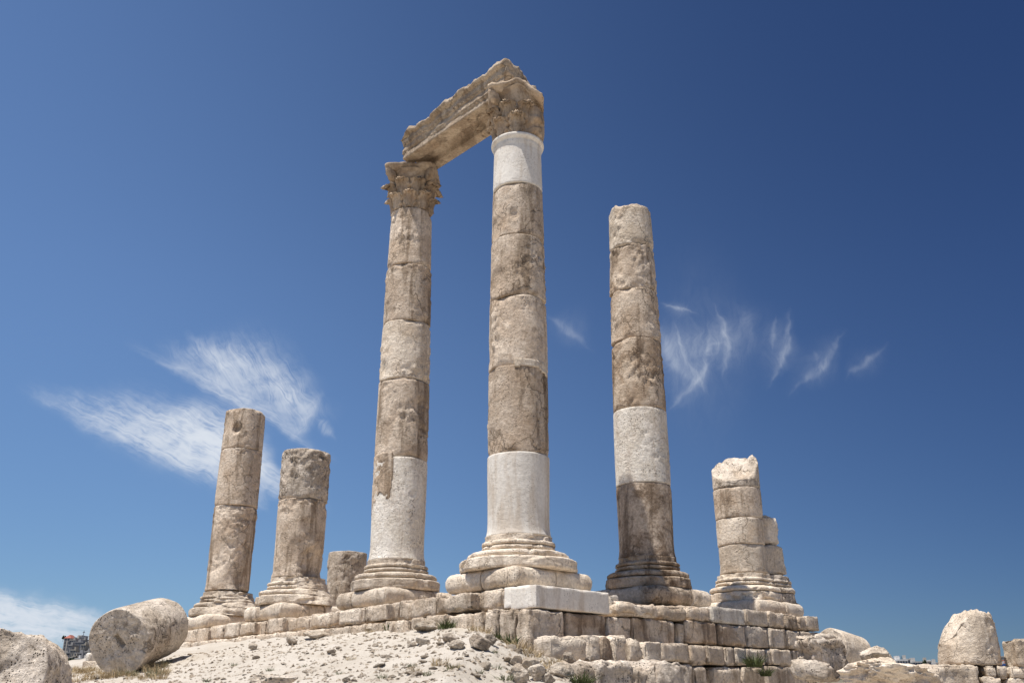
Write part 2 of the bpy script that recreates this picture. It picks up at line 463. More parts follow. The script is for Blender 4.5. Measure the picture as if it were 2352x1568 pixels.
def ground_mat():
    m, t, b = principled('pale_dirt')
    tc = t.nodes.new('ShaderNodeTexCoord'); v = tc.outputs['Object']
    n1 = nnoise(t, v, .55, 8, .6, .3); n2 = nnoise(t, v, 3.2, 9, .7); n3 = nnoise(t, v, 24, 8, .75); n4 = nnoise(t, v, 70, 4, .7)
    c = mixc(t, smooth(n1, .36, .64), (.50, .45, .385), (.435, .385, .32))
    c = mixc(t, smooth(n2, .52, .68) * .55, c, (.37, .31, .245))
    c = mixc(t, smooth(n2, .46, .34) * .35, c, (.55, .50, .435))
    c = mixc(t, smooth(n3, .56, .68) * .4, c, (.32, .265, .21))
    c = mixc(t, 1.0, c, mixc(t, smooth(n4, .3, .7), (.84, .84, .84), (1.1, 1.1, 1.1)), 'MULTIPLY')
    # far from the ruin the valley and the opposite hill are scrub and dusty olive
    sx = t.nodes.new('ShaderNodeSeparateXYZ'); t.links.new(v, sx.inputs[0])
    x, y = E(t, sx.outputs[0]), E(t, sx.outputs[1])
    rr = (x * x + y * y).pw(.5)
    far = nnoise(t, v, .02, 8, .7)
    c = mixc(t, smooth(rr, 60, 160), c, mixc(t, smooth(far, .42, .6), (.10, .095, .065), (.20, .17, .13)))
    t.links.new(c, b.inputs['Base Color'])
    h = n2 * .6 + n3 * .5 + n4 * .2
    bp = t.nodes.new('ShaderNodeBump'); bp.inputs['Strength'].default_value = .6; bp.inputs['Distance'].default_value = .05
    t.links.new(h.s, bp.inputs['Height']); t.links.new(bp.outputs[0], b.inputs['Normal'])
    return m
def plain(name, col, var=.15, scale=3.0):
    m, t, b = principled(name)
    tc = t.nodes.new('ShaderNodeTexCoord'); n = nnoise(t, tc.outputs['Object'], scale, 5, .6)
    c = mixc(t, smooth(n, .3, .7), tuple(x * (1 - var) for x in col), tuple(min(1, x * (1 + var)) for x in col))
    t.links.new(c, b.inputs['Base Color']); return m
DIRT = ground_mat()
GREEN = plain('green_weed', (.085, .10, .04), .45, 9)
DRY = plain('dry_straw', (.42, .325, .195), .4, 9)
OLIVE = plain('grey_green_weed', (.20, .20, .125), .4, 9)
GLASS = plain('dark_window', (.10, .105, .12), .1)  # tone raised along with the far walls: haze put into the colour
TREE = plain('dark_cypress', (.035, .05, .025), .4, .8)
REDROOF = plain('red_roof', (.34, .13, .10)); ORANGE = plain('orange_band', (.62, .16, .08)); BLUE = plain('blue_canvas', (.05, .10, .28)); CANVAS = plain('white_canvas', (.7, .7, .7))
def wall_mat(i, c): return plain('house_wall_%s' % 'abcdefghij'[i], c, .12, .4)
HW = [wall_mat(i, c) for i, c in enumerate([(.42, .38, .33), (.35, .33, .305), (.50, .47, .43), (.29, .28, .275), (.62, .60, .57), (.37, .33, .27)])]  # distance haze is put into these wall colours as a lighter tone

# ------------------------------------------------------------------ ground
def Gz(x, y, detail=True):
    x = np.asarray(x, float); y = np.asarray(y, float)
    rx, ry = x - M2[0], y - M2[1]
    d = rx * nL[0] + ry * nL[1] - 1.1
    d = (d + np.sqrt(d * d + .15)) / 2
    al = rx * uL[0] + ry * uL[1]
    z = np.interp(al, [-1.2, 0, 1.2, 3, 7, 12], [1.34, 1.33, 1.40, 1.42, 1.53, 1.5]) - .23 * d + .05 * np.clip(d - 5, 0, 4)
    w = x - .02 * y + .9
    z = z - 1.6 * (1 - np.exp(-np.clip(w, 0, 50) / 2.7)) - .75 * sstep(1.25, 2.4, w)
    if detail:
        P = np.stack([x.ravel(), y.ravel(), np.zeros(x.size)], 1)
        k = (.07 * perlin(P * .55) + .05 * fbm(P * 1.4 + 7, 2) + .020 * fbm(P * 5 + 3, 3, .6)).reshape(x.shape)
        z = z + k
    r = np.hypot(x, y); az = np.arctan2(x, np.maximum(y, 1e-3))
    r0_ = r
    r = r * np.interp(az, [-.7, -.4, -.1, .2, .5], [.86, .90, .99, .98, .9])
    far = np.interp(r, [0, 60, 150, 350, 700, 850, 1000, 1300, 6000], [-2, -8, -30, -18, 24.5, 38, 55, 60, 60])
    side = np.interp(az, [-1.5, -.3, .1, .35, 1.5], [1, 1, .8, .66, .66])
    far = np.where(far > 0, far * side, far)
    t = sstep(33, 70, r0_)
    return z * (1 - t) + far * t

def build_ground():
    az = np.radians(np.concatenate([np.arange(-180, -36, 3.0), np.arange(-36, 36, .11), np.arange(36, 180, 3.0)]))
    rad = np.concatenate([[.5, 1.5, 3, 4.5, 6], np.arange(7, 26, .06), np.geomspace(26, 9000, 70)])
    A, Rd = np.meshgrid(az, rad, indexing='xy')
    x, y = np.sin(A) * Rd, np.cos(A) * Rd
    z = Gz(x, y)
    V = np.stack([x.ravel(), y.ravel(), z.ravel()], 1)
    Fc = list(map(list, quads(len(rad), len(az), wrap=True, flip=True)))
    Fc.append(list(range(len(az)))[::-1])
    o = mesh('ground', V, Fc, DIRT)
    tag(o, None, None, kind='structure')
build_ground()

# ------------------------------------------------------------------ podium: ashlar courses
Z1T, Z1B = 1.96, 1.57
pod = empty('ruined_podium', (M2[0], M2[1], 0.0))
tag(pod, 'stone temple podium of big weathered ashlar blocks carrying the columns', 'podium')
PODLOC = np.array([M2[0], M2[1], 0.0])
_seed = [0]
def nseed():
    _seed[0] += 1; return _seed[0]
def fac_block(side, x0, x1, zb, zt, off, mat=BLOCK, depth=.8, r=.03, amp=.016, fine=.018, name='stone_block', parent=pod, ploc=PODLOC, gap=.028, chip=1.0, label=None, tilt=0.0, freq=2.0, twist=0.0, lean=0.0, py=1420):
    u, n = (uL, nL) if side == 'L' else (uR, nR)
    a0, a1 = sorted((along(x0, n, off, u, py), along(x1, n, off, u, py)))
    h = np.array([(a1 - a0) / 2 - gap, depth / 2, (zt - zb) / 2 - gap * .6])
    V, Fc = stone_block(h, r, amp, fine, nseed(), chip=chip, freq=freq)
    if tilt: V = np.stack([V[:, 0] * math.cos(tilt) - V[:, 2] * math.sin(tilt), V[:, 1], V[:, 0] * math.sin(tilt) + V[:, 2] * math.cos(tilt)], 1)
    if lean: V[:, 1] += V[:, 2] * lean
    V = rotz(V, twist)
    c = M2 + u * (a0 + a1) / 2 + n * (off - depth / 2)
    ux = u if side == 'R' else -u                     # keep the block axes right-handed
    W = np.stack([c[0] + V[:, 0] * ux[0] - V[:, 1] * n[0], c[1] + V[:, 0] * ux[1] - V[:, 1] * n[1], (zt + zb) / 2 + V[:, 2]], 1)
    o = mesh(name, W - ploc, Fc, mat, parent)
    if label: o['label'] = label
    return o

# left front, upper course
LX1 = [330, 372, 425, 485, 517, 553, 588, 613, 651, 714, 777, 827, 840, 890, 914, 1004, 1083]
for i, (a, b) in enumerate(zip(LX1[:-1], LX1[1:])):
    rough = a in (485, 890, 914, 651, 714, 1004)
    fac_block('L', a, b, Z1B + random.uniform(-.02, .02), Z1T + random.uniform(-.06, .0), 1.1 + random.uniform(-.12, .12) + (.12 if a == 1004 else 0), amp=.026 if rough else .012, r=.045 if rough else .022, chip=1.7 if rough else 1.0, twist=random.uniform(-.03, .03))
fac_block('L', 1091, 1155, Z1B, Z1T - .01, 1.06, amp=.03, r=.08)
fac_block('L', 1155, 1183, Z1B, Z1T, 1.06, WHITE, r=.012, amp=.004, fine=.002, chip=.3, label='clean white replacement block')
fac_block('L', 1183, 1216, Z1B, Z1T, 1.05, WHITE, r=.012, amp=.004, fine=.002, chip=.3, label='clean white replacement block')
fac_block('R', 1229, 1403, 1.53, 1.945, 1.55, WHITE, r=.014, amp=.004, fine=.002, chip=.25, depth=.62, label='long clean white corner block')
fac_block('R', 1403, 1424, 1.56, 1.93, 1.40, WHITEP, r=.02, amp=.01, depth=.7)
fac_block('R', 1420, 1522, 1.53, 1.83, 1.58, amp=.05, r=.1, freq=1.6, chip=1.5)
fac_block('R', 1524, 1582, 1.53, 1.85, 1.50, amp=.035, r=.09)
fac_block('R', 1583, 1636, 1.58, 1.90, 1.50, amp=.03, r=.06)
fac_block('R', 1636, 1713, 1.58, 1.93, 1.50, WHITEP, r=.02, amp=.006, fine=.004, chip=.4, label='smooth pale replacement block')
fac_block('R', 1714, 1764, 1.60, 1.95, 1.50, OLDP, r=.02, amp=.010, fine=.005, chip=.5)
fac_block('R', 1765, 1803, 1.60, 1.96, 1.50, amp=.03, r=.04)
fac_block('R', 1804, 1834, 1.60, 1.96, 1.50, amp=.03, r=.06)
fac_block('R', 1835, 1853, 1.60, 1.96, 1.48, amp=.03, r=.05)
fac_block('R', 1854, 1882, 1.60, 1.98, 1.55, amp=.03, r=.05)
# left front, lower course (half buried)
LX2 = [350, 400, 445, 500, 545, 590, 640, 702, 745, 804, 842, 882, 901, 941, 976, 1025, 1084, 1110, 1144, 1181]
for a, b in zip(LX2[:-1], LX2[1:]):
    fac_block('L', a, b, .95, Z1B + .01 + random.uniform(-.03, .0), 1.27 + random.uniform(-.03, .08), r=.04, amp=.022, fine=.022)
# right front, second course, starting with the big corner block
fac_block('L', 1181, 1217, .72, 1.53, 1.27, r=.05, amp=.03, fine=.018, depth=.85)
RX2 = [(1229, 1298, .72, 1.53), (1300, 1393, .80, 1.53), (1394, 1449, .86, 1.53), (1451, 1550, .80, 1.55), (1552, 1573, .86, 1.52), (1574, 1645, 1.13, 1.60), (1646, 1711, 1.14, 1.59), (1712, 1762, 1.14, 1.60), (1763, 1803, 1.16, 1.60), (1804, 1834, 1.17, 1.60), (1835, 1878, 1.17, 1.60)]
for i, (a, b, zb, zt) in enumerate(RX2):
    fac_block('R', a, b, zb, zt, 1.50 + random.uniform(-.03, .06), BROWN if i in (0, 1, 3, 5, 6) else BLOCK, r=.03, amp=.018, fine=.018, depth=.75)
RX3 = [(1229, 1330, .2, .72), (1331, 1430, .25, .80), (1431, 1520, .3, .80), (1522, 1586, .76, 1.13), (1588, 1625, .72, 1.12), (1626, 1666, .74, 1.13), (1667, 1690, .74, 1.13), (1691, 1716, .76, 1.13), (1718, 1760, .78, 1.13), (1761, 1774, .80, 1.14), (1775, 1820, .80, 1.16), (1821, 1850, .82, 1.16)]
for i, (a, b, zb, zt) in enumerate(RX3):
    fac_block('R', a, b, zb, zt, 1.58 + random.uniform(-.04, .06), OLDP if i in (7, 8, 10) else BLOCK, r=.03, amp=.02, fine=.012, depth=.75, py=1510)
RX4 = [(1522, 1594, .30, .76), (1595, 1627, .30, .72), (1640, 1706, .30, .74), (1708, 1757, .30, .76), (1758, 1826, .30, .80)]
for a, b, zb, zt in RX4:
    fac_block('R', a, b, zb, zt, 1.68 + random.uniform(-.05, .08), r=.07, amp=.03, fine=.016, depth=.8, py=1550)
# floor of the podium behind the facing blocks
def quadprism(pts, z0, z1):
    V = np.array([(p[0], p[1], z) for z in (z0, z1) for p in pts])
    n = len(pts)
    Fc = [list(range(n))[::-1], list(range(n, 2 * n))] + [[i, (i + 1) % n, n + (i + 1) % n, n + i] for i in range(n)]
    return V, Fc
c0 = M2 + nL * .45 + nR * .85
pts = [c0, c0 + uR * 9.6, c0 + uR * 9.6 + uL * 15, c0 + uL * 15]
V, Fc = quadprism(pts, -.6, 1.90)
mesh('floor', V - PODLOC, Fc, BLOCK, pod, smooth=False)

# ------------------------------------------------------------------ columns
PROFILE = [(.70, .37), (1.0, .372), (1.04, .38), (1.06, .41), (1.06, .565), (1.035, .592), (.88, .60), (.90, .612), (.94, .625), (.955, .66), (.94, .70), (.90, .725), (.78, .74), (.70, .75), (.66, .762), (.68, .772), (.715, .782), (.727, .812), (.712, .84), (.66, .85), (.66, .862), (.712, .87), (.722, .90), (.708, .932), (.665, .94), (.655, .95), (.655, 1.05), (.3, 1.05)]
def scaled_profile(disc, k=1.0):
    out = []
    for r, z in PROFILE:
        if .38 <= z <= .60 and r > .8: r = r * disc / 1.05
        elif r > .85: r = r * (.5 + .5 * disc / 1.05)
        out.append((r * k, z))
    return out
def shaft_r(z, flare=True):
    """radius of a full column at height z above the eye"""
    r = np.interp(z, [3.0, 4.4, 5.6, 7.0, 8.5, 10.0, 11.3, 12.0], [.600, .622, .626, .614, .593, .566, .54, .525])
    if flare: r += .055 * math.exp(-max(0, z - 3.0) / .10)
    return float(r)
def patch(root, loc, z0, z1, rf, mask, mat, label, name='repair_patch', proud=.012, rough=-.2):
    """a thin shell of other stone let into the face of a drum where mask(angle, z, P) holds"""
    V, Fc = drum(z0, z1, lambda z: rf(z) + proud, nseed(), rough=rough, chip=0, rnd=.004, relief=.5, nt=200, dz=.025)
    T = np.arctan2(V[:, 1], V[:, 0]); m = mask(np.degrees(T) % 360, V[:, 2], V)
    keep = [f for f in Fc if len(f) == 4 and all(m[i] for i in f) and all(np.hypot(V[i, 0], V[i, 1]) > rf(z0) * .9 for i in f)]
    used = sorted({i for f in keep for i in f}); ix = {k: n for n, k in enumerate(used)}
    Vf = V[used]; Vb = Vf.copy(); Vb[:, :2] *= .93; n = len(used)
    F2 = [[ix[i] for i in f] for f in keep]
    edges = {}
    for f in F2:
        for a, b in zip(f, f[1:] + f[:1]): edges[(a, b)] = 1
    F3 = F2 + [[i + n for i in f[::-1]] for f in F2] + [[b, a, a + n, b + n] for (a, b) in edges if (b, a) not in edges]
    W = np.concatenate([Vf, Vb]); W[:, 2] -= loc[2]
    o = mesh(name, W, F3, mat, root)
    if label: o['label'] = label
def column_root(px, py, Y, name, label, group):
    p = at(px, py, Y); loc = np.array([p[0], p[1], Z1T])
    o = empty(name, loc); tag(o, label, 'column', group)
    return o, loc
def plinth(root, loc, half, ja, jb, mat=OLDP, zh=.37, r=.11, drop=None, mats=None):
    """square plinth in four rounded pieces; ja, jb = joints along the left and right fronts"""
    k = 0
    for sa, (a0, a1) in enumerate(((-half, ja), (ja, half))):
        for sb, (b0, b1) in enumerate(((-half, jb), (jb, half))):
            k += 1
            if drop and (sa, sb) in drop: continue
            h = np.array([(a1 - a0) / 2 - .008, (b1 - b0) / 2 - .008, zh / 2])
            V, Fc = stone_block(h, .035, .018, .010, nseed(), cell=.05, chip=.8, freq=1.8)
            zn = np.clip(np.abs(V[:, 2]) / (zh / 2), 0, 1)
            inset = r * (1 - np.sqrt(1 - np.clip((zn - .1) / .92, 0, 1) ** 2))
            V += np.array([(a0 + a1) / 2, (b0 + b1) / 2, zh / 2])
            V[:, :2] *= ((half - inset) / half)[:, None]
            W = np.stack([V[:, 0] * uL[0] + V[:, 1] * uR[0], V[:, 0] * uL[1] + V[:, 1] * uR[1], V[:, 2]], 1)
            mesh('plinth_block', W, Fc[:, ::-1], (mats or {}).get((sa, sb), mat), root)
def ang_mask(T, a0, a1, soft=.25):
    """1 between two angles (degrees, counter-clockwise)"""
    mid = R((a0 + a1) / 2); half = R((a1 - a0) / 2)
    d = np.abs((T - mid + math.pi) % (2 * math.pi) - math.pi)
    return sstep(half + soft, half - soft, d)
def base(root, disc, mat, a=None, amp=.012, k=1.0, off=(0, 0), name='base_moulding'):
    rf = None
    if a is not None:
        def rf(r, z, T, P, o):
            m = ang_mask(T + .25 * perlin(P * 1.5 + o), a[0], a[1], .12)
            lump = np.interp(z, [.37, .5, .75, 1.05], [1.02, .98, .82, .70]) + .05 * fbm(P * 2.4 + o, 3)
            return r * (1 - m) + lump * m * np.where(r < .5, .5, 1)
    V, Fc = lathe(scaled_profile(disc, k), nseed(), amp=amp, rough_fn=rf)
    V[:, 0] += off[0]; V[:, 1] += off[1]
    return mesh(name, V, Fc, mat, root)

def shaft(root, loc, Y, joints, specs, z0=3.01, top=None, seeds=None):
    """joints: picture heights of the drum joints from the bottom; one spec dict per drum"""
    zs = [z0] + [zcol(j, Y, .58) for j in joints]
    n = len(specs)
    for i, (a, b, sp) in enumerate(zip(zs[:-1], zs[1:], specs)):
        sp = dict(sp); mat = sp.pop('mat', OLD); sx = sp.pop('shift', (0, 0)); dk = sp.pop('k', 1.0); lab = sp.pop('label', None)
        dents = [(R(t), z, s, d) for t, z, s, d in sp.pop('dents', [])]
        V, Fc = drum(a, b - .004, lambda z: shaft_r(z, i == 0) * dk, nseed(), dents=dents, top=top if i == n - 1 else None, **sp)
        V[:, 0] += sx[0]; V[:, 1] += sx[1]; V[:, 2] -= loc[2]
        o = mesh('drum', V, Fc, mat, root)
        if lab: o['label'] = lab
    return zs

GRP_T, GRP_S = 'tall standing columns', 'broken column stumps'
# --- middle tall column (corner of the podium)
m_, ml = column_root(1191, 1224, 18.457, 'stone_column', 'tallest looking corner column with a white bottom drum and a white ringed neck', GRP_T)
plinth(m_, ml, 1.03, -.02, .02, OLDP, r=.12)
base(m_, 1.12, OLDP, amp=.014)
ring = lambda z: .075 * math.exp(-((z - 11.86) / .07) ** 4) + .02 * math.exp(-((z - 11.72) / .05) ** 2)
MZ = shaft(m_, ml, 18.457, [1036, 836, 675, 535, 415, 302], [
    dict(mat=WHITE, rough=-.6, chip=.006, relief=.35, rnd=.01, label='new white drum'),
    dict(mat=OLD, rough=.1, chip=.035, k=.985, dents=[(215, 4.85, .3, .05), (205, 6.3, .2, .03)]),
    dict(mat=OLD, rough=.2, chip=.05, dents=[(200, 6.75, .35, .05), (235, 8.0, .25, .03)]),
    dict(mat=OLD, rough=.3, chip=.06, dents=[(220, 8.3, .32, .07)]),
    dict(mat=OLD, rough=.1, chip=.05, dents=[(212, 9.6, .28, .06), (262, 9.85, .12, .05)]),
    dict(mat=WHITE, rough=-.6, chip=.006, relief=.35, rnd=.01, ring=ring, label='new white drum with a rounded neck ring')])
# --- left tall column
l_, ll = column_root(911, 1285, 21.66, 'stone_column', 'tall weathered column left of centre, its leafy capital under the left end of the beam', GRP_T)
plinth(l_, ll, .97, .35, .40, OLDP, r=.11)
base(l_, .98, OLDP)
LZ = shaft(l_, ll, 21.66, [1048, 866, 732, 601, 472], [
    dict(mat=WHITEP, rough=-.25, chip=.008, relief=.5, rnd=.01, label='new pale drum'),
    dict(mat=OLD, rough=.2, chip=.05, dents=[(225, 5.7, .4, .05), (320, 6.6, .2, .03)]),
    dict(mat=OLDP, rough=.2, chip=.06, dents=[(220, 7.5, .2, .05)]),
    dict(mat=OLD, rough=.35, chip=.06, dents=[(215, 8.9, .35, .06)]),
    dict(mat=OLD, rough=.2, chip=.05, k=.985)])
wob = lambda V, k=1.0: k * fbm(V * 2.2, 3)
patch(l_, ll, 3.85, 5.40, lambda z: shaft_r(z, False), lambda a, z, V: (a > 168) & (a < 261 + 5 * wob(V)) & (z > 4.2 + .30 * wob(V) + .004 * (a - 215)), OLD, 'brown old fragment set into the pale drum', 'old_fragment', .006, .2)
patch(m_, ml, 6.15, 6.52, lambda z: shaft_r(z, False), lambda a, z, V: (a > 262) & (a < 345) & (z > 6.33 + .06 * wob(V) + .05 * np.sin(a * .09)), OLDP, 'pale repair at the top of the drum', proud=.004)
# --- right tall column, broken top
r_, rl = column_root(1486, 1277, 21.28, 'stone_column', 'tall broken-topped column right of centre with a pitted white drum above a dark stained one', GRP_T)
plinth(r_, rl, 1.0, .35, .30, BLOCK, r=.12)
base(r_, .94, BROWN, amp=.016)
tp = lambda x, y: .15 * perlin(np.stack([x * 2.2 + 3, y * 2.2, x * 0], 1)) + .05 * fbm(np.stack([x * 6, y * 6, x * 0 + 4], 1), 2) - .12 * np.clip(-x - .15, 0, 1)
shaft(r_, rl, 21.28, [1106, 933, 773, 658, 556, 464], [
    dict(mat=DARK, rough=-.1, chip=.02, relief=.6, rnd=.012, label='dark stained drum'),
    dict(mat=WHITEP, rough=0, chip=.008, relief=.6, rnd=.01, label='pitted white drum'),
    dict(mat=BROWN, rough=.3, chip=.05),
    dict(mat=OLD, rough=.3, chip=.05, dents=[(215, 8.3, .25, .05)]),
    dict(mat=OLD, rough=.5, chip=.05, dents=[(205, 10.2, .4, .05)]),
    dict(mat=OLDP, rough=.2, chip=.06, cap_amp=.06, dents=[(200, 10.9, .3, .05)])], top=tp)
# --- first stump of the left row
a_, al = column_root(682, 1326, 24.87, 'stone_column', 'two-drum column stump beside the small round stump, its base chipped away on the right', GRP_S)
plinth(a_, al, .95, .30, .35, OLDP, r=.11)
base(a_, .98, OLDP, a=(-75, 60))
shaft(a_, al, 24.87, [1143, 1028], [
    dict(mat=OLD, rough=.3, chip=.05, k=1.02, dents=[(330, 3.1, .6, .16), (285, 3.6, .4, .05), (300, 4.2, .25, .04)]),
    dict(mat=GREYL, rough=.5, chip=.05, k=1.03, cap_amp=.03, dents=[(245, 6.0, .07, .08), (250, 5.6, .06, .08), (262, 5.55, .05, .06)])], z0=3.02)
# --- leftmost stump
b_, bl = column_root(522, 1353, 28.07, 'stone_column', 'leftmost standing stump of three brown drums in front of the white cloud', GRP_S)
plinth(b_, bl, 1.0, .2, .3, OLDP, r=.11)
base(b_, .98, OLDP, a=(-100, 60))
shaft(b_, bl, 28.07, [1158, 1027, 936], [
    dict(mat=OLD, rough=.4, chip=.05, dents=[(250, 4.0, .5, .05), (300, 3.3, .4, .05)]),
    dict(mat=OLD, rough=.1, chip=.04),
    dict(mat=OLD, rough=.2, chip=.05, cap_amp=.04, dents=[(265, 7.8, .16, .10), (225, 8.0, .3, .05)])], z0=3.05)
# --- right stump with the pier behind
s_, sl_ = column_root(1708, 1312, 24.10, 'stone_column', 'four-drum stump on the right with a slanted white broken top and a short pier behind', GRP_S)
plinth(s_, sl_, 1.02, .1, .2, OLDP, r=.13)
base(s_, .86, OLDP, amp=.02)
base(s_, .80, GREYL, amp=.04, k=.84, off=(.62, .34), name='pier_base')
sh = lambda z: 0
slant = lambda x, y: .12 + .13 * x / .58 + .44 * y / .58 + .18 * sstep(.2, .55, x) * (y < 0.2) + .06 * fbm(np.stack([x * 4, y * 4, x * 0 + 2], 1), 3) - .05
shaft(s_, sl_, 24.10, [1247, 1186, 1115, 1072], [
    dict(mat=OLDP, rough=-.1, chip=.02, k=.955, relief=.6, shift=(.01, 0)),
    dict(mat=OLDP, rough=-.1, chip=.02, k=.96, relief=.6),
    dict(mat=OLD, rough=0, chip=.02, k=.96, relief=.7),
    dict(mat=GREYL, rough=.1, chip=.03, k=.96, cap_amp=.05, capn=14, label='drum with slanted white break')], z0=3.03, top=slant)
for z0, z1, w in ((3.03, 3.78, .43), (3.79, 4.52, .40)):
    V, Fc = stone_block((w, .42, (z1 - z0) / 2), .10, .05, .02, nseed(), chip=1.5)
    V = rotz(V, .6) + np.array([.58 - (z0 - 3) * .09, .36, (z0 + z1) / 2 - sl_[2]])
    mesh('pier_block', V, Fc, OLDP, s_)
# --- low round stump behind
p = at(794, 1350, 28.5)
q_ = empty('stone_column', (p[0], p[1], 1.92)); tag(q_, 'lowest round column stump, one grey pitted drum behind the left tall column', 'column', GRP_S)
V, Fc = drum(0, zcol(1264, 28.5, .55) - 1.92, lambda z: .575 - .1 * math.exp(-(z / .9) ** 2) , 77, rough=.5, chip=.05, cap_amp=.03)
mesh('drum', V, Fc, GREYL, q_)

# ------------------------------------------------------------------ capitals
def solid_grid(Pf, Pb):
    n, m, _ = Pf.shape
    V = np.concatenate([Pf.reshape(-1, 3), Pb.reshape(-1, 3)]); k = n * m
    Fc = list(map(list, quads(n, m))) + list(map(list, quads(n, m, off=k, flip=True)))
    rim = [i * m for i in range(n)] + [(n - 1) * m + j for j in range(1, m)] + [i * m + m - 1 for i in range(n - 2, -1, -1)] + [j for j in range(m - 2, 0, -1)]
    for a, b in zip(rim, rim[1:] + rim[:1]): Fc.append([a, k + a, k + b, b] if False else [b, k + b, k + a, a])
    return V, Fc
def bell(z): return np.interp(z, [0, .1, .45, .8, 1.0, 1.1], [.47, .475, .485, .51, .59, .68])
def leaf_geo(ang, z0, h, w, curl, seed, broken=0.0):
    n, m = 22, 17
    t = np.linspace(0, 1, n)[:, None] * np.ones(m); s = np.ones(n)[:, None] * np.linspace(-1, 1, m)
    z = z0 + h * np.minimum(t, .9 - 1.2 * (t - .9) * (t > .9)) 
    out = curl * np.clip((t - .45) / .55, 0, 1) ** 2
    z = z - .25 * curl * np.clip((t - .8) / .2, 0, 1)
    lob = 1 + .16 * np.cos(t * math.pi * 7)
    wid = w * (0.72 + .5 * np.sin(t * math.pi * .8) - .75 * np.clip((t - .72) / .28, 0, 1) ** 2) * (1 + (lob - 1) * np.abs(s))
    groove = .075 * np.abs(np.sin((s * 1.9 + .35 * np.sign(s) * t) * math.pi)) ** .7 * (.5 + .5 * t) + .06 * np.exp(-(s / .13) ** 2)
    r = bell(z) + .035 + out + groove - .05 * s * s
    off = np.array([seed * 3.1, seed * 1.7, 0])
    Pn = np.stack([t.ravel() * 2, s.ravel(), np.zeros(t.size)], 1)
    r = r + .008 * fbm(Pn * 2.5 + off, 3).reshape(t.shape)
    A = ang + wid * s / (.6 + out * .5)
    f = np.stack([np.cos(A) * r, np.sin(A) * r, z], -1)
    rb = r - .06 - .03 * (1 - t)
    b = np.stack([np.cos(A) * rb, np.sin(A) * rb, z], -1)
    return solid_grid(f, b)
def capital(root, zc, loc, mat, k=1.0, eroded=None, hz=1.0, spin=R(45 - 2), warp=None):
    wp = warp or (lambda V: V)
    zz = zc - loc[2]
    prof = [(.3, 0)] + [(float(bell(z)), z) for z in np.linspace(0, 1.1, 26)] + [(.3, 1.1)]
    def rf(r, z, T, P, o):
        if eroded is None: return r
        m = ang_mask(T, eroded[0], eroded[1], .2)
        return r + m * (r > .4) * (.12 + .10 * np.sin(z * 4.0) + .07 * fbm(P * 3 + o, 3))
    V, Fc = lathe(prof, nseed(), amp=.012, fine=.006, rough_fn=rf)
    S3 = np.array([k, k, k * hz]); O3 = np.array([0, 0, zz])
    cap = mesh('capital', wp(V) * S3 + O3, Fc, mat, root)
    def er(a):
        if eroded is None: return False
        d = abs((a - R((eroded[0] + eroded[1]) / 2) + math.pi) % (2 * math.pi) - math.pi)
        return d < R((eroded[1] - eroded[0]) / 2)
    for row, (z0, h, w, curl) in enumerate(((0.02, .52, .20, .19), (.34, .56, .20, .24))):
        for i in range(8):
            a = 2 * math.pi * (i + .5 * row) / 8 + spin
            if er(a): continue
            V, Fc = leaf_geo(a, z0, h * random.uniform(.9, 1.05), w, curl * random.uniform(.7, 1.1), nseed())
            mesh('acanthus_leaf', wp(V) * S3 + O3, Fc, mat, cap)
    for i in range(4):
        a = spin + math.pi / 2 * i
        if er(a): continue
        V, Fc = stone_block((.13, .10, .15), .09, .03, .02, nseed(), cell=.03, chip=.5)
        V[:, 0] += V[:, 2] * .5
        V = rotz(V + np.array([.72, 0, .97]), a)
        mesh('volute', wp(V) * S3 + O3, Fc, mat, cap)
    # abacus: square slab with concave sides and broken corners
    n = 160; th = np.linspace(0, 2 * math.pi, n, endpoint=False)
    def rad(t):
        x = (t - spin) % (math.pi / 2) - math.pi / 4         # 0 at the middle of a side
        return .70 + .25 * (np.abs(x) / (math.pi / 4)) ** 2.2
    rr = rad(th); rr = np.minimum(rr, .90 + .04 * perlin(np.stack([np.cos(th) * 2, np.sin(th) * 2, th * 0 + nseed()], 1)))
    prof = [(.5, 1.06), (.80, 1.07), (.90, 1.11), (.93, 1.15), (1.0, 1.17), (1.0, 1.235), (.97, 1.25), (.5, 1.25)]
    V = []
    for pk, z in prof:
        r = rr * pk; Pz = np.stack([np.cos(th) * r, np.sin(th) * r, np.full(n, z)], 1)
        e = 1 + .03 * fbm(Pz * 4 + nseed(), 2) - .12 * np.clip(perlin(np.stack([np.cos(th) * 2.2, np.sin(th) * 2.2, th * 0 + 5 + zz], 1)), 0, 1)
        V.append(Pz * np.stack([e, e, np.ones(n)], 1))
    V = np.concatenate(V); Fc = list(map(list, quads(len(prof), n, wrap=True))) + [list(range(n))[::-1], list(range((len(prof) - 1) * n, len(prof) * n))]
    mesh('abacus', wp(V) * S3 + O3, Fc, mat, cap)
    return cap
capital(l_, LZ[-1], ll, CARVED, k=.97, hz=1.02)
def broken_top(V):
    V = np.array(V); x, y, z = V[:, 0], V[:, 1], V[:, 2]
    hi = sstep(.75, 1.1, z)
    V[:, 2] = z + hi * (.15 * np.exp(-((x + .02) / .2) ** 2) * sstep(.1, -.4, y) - .75 * np.clip(x - .18, 0, 1) + .07 * fbm(V * 3.1, 3) * sstep(1.0, 1.2, z))
    V[:, 0] = np.where(x > .55, .55 + (x - .55) * .35, x)
    V[:, 0] = np.where(x < -.66, -.66 + (x + .66) * .4, V[:, 0])
    return V
capital(m_, MZ[-1] - .01, ml, CARVED, k=1.0, eroded=(-62, 70), hz=1.0, warp=broken_top)

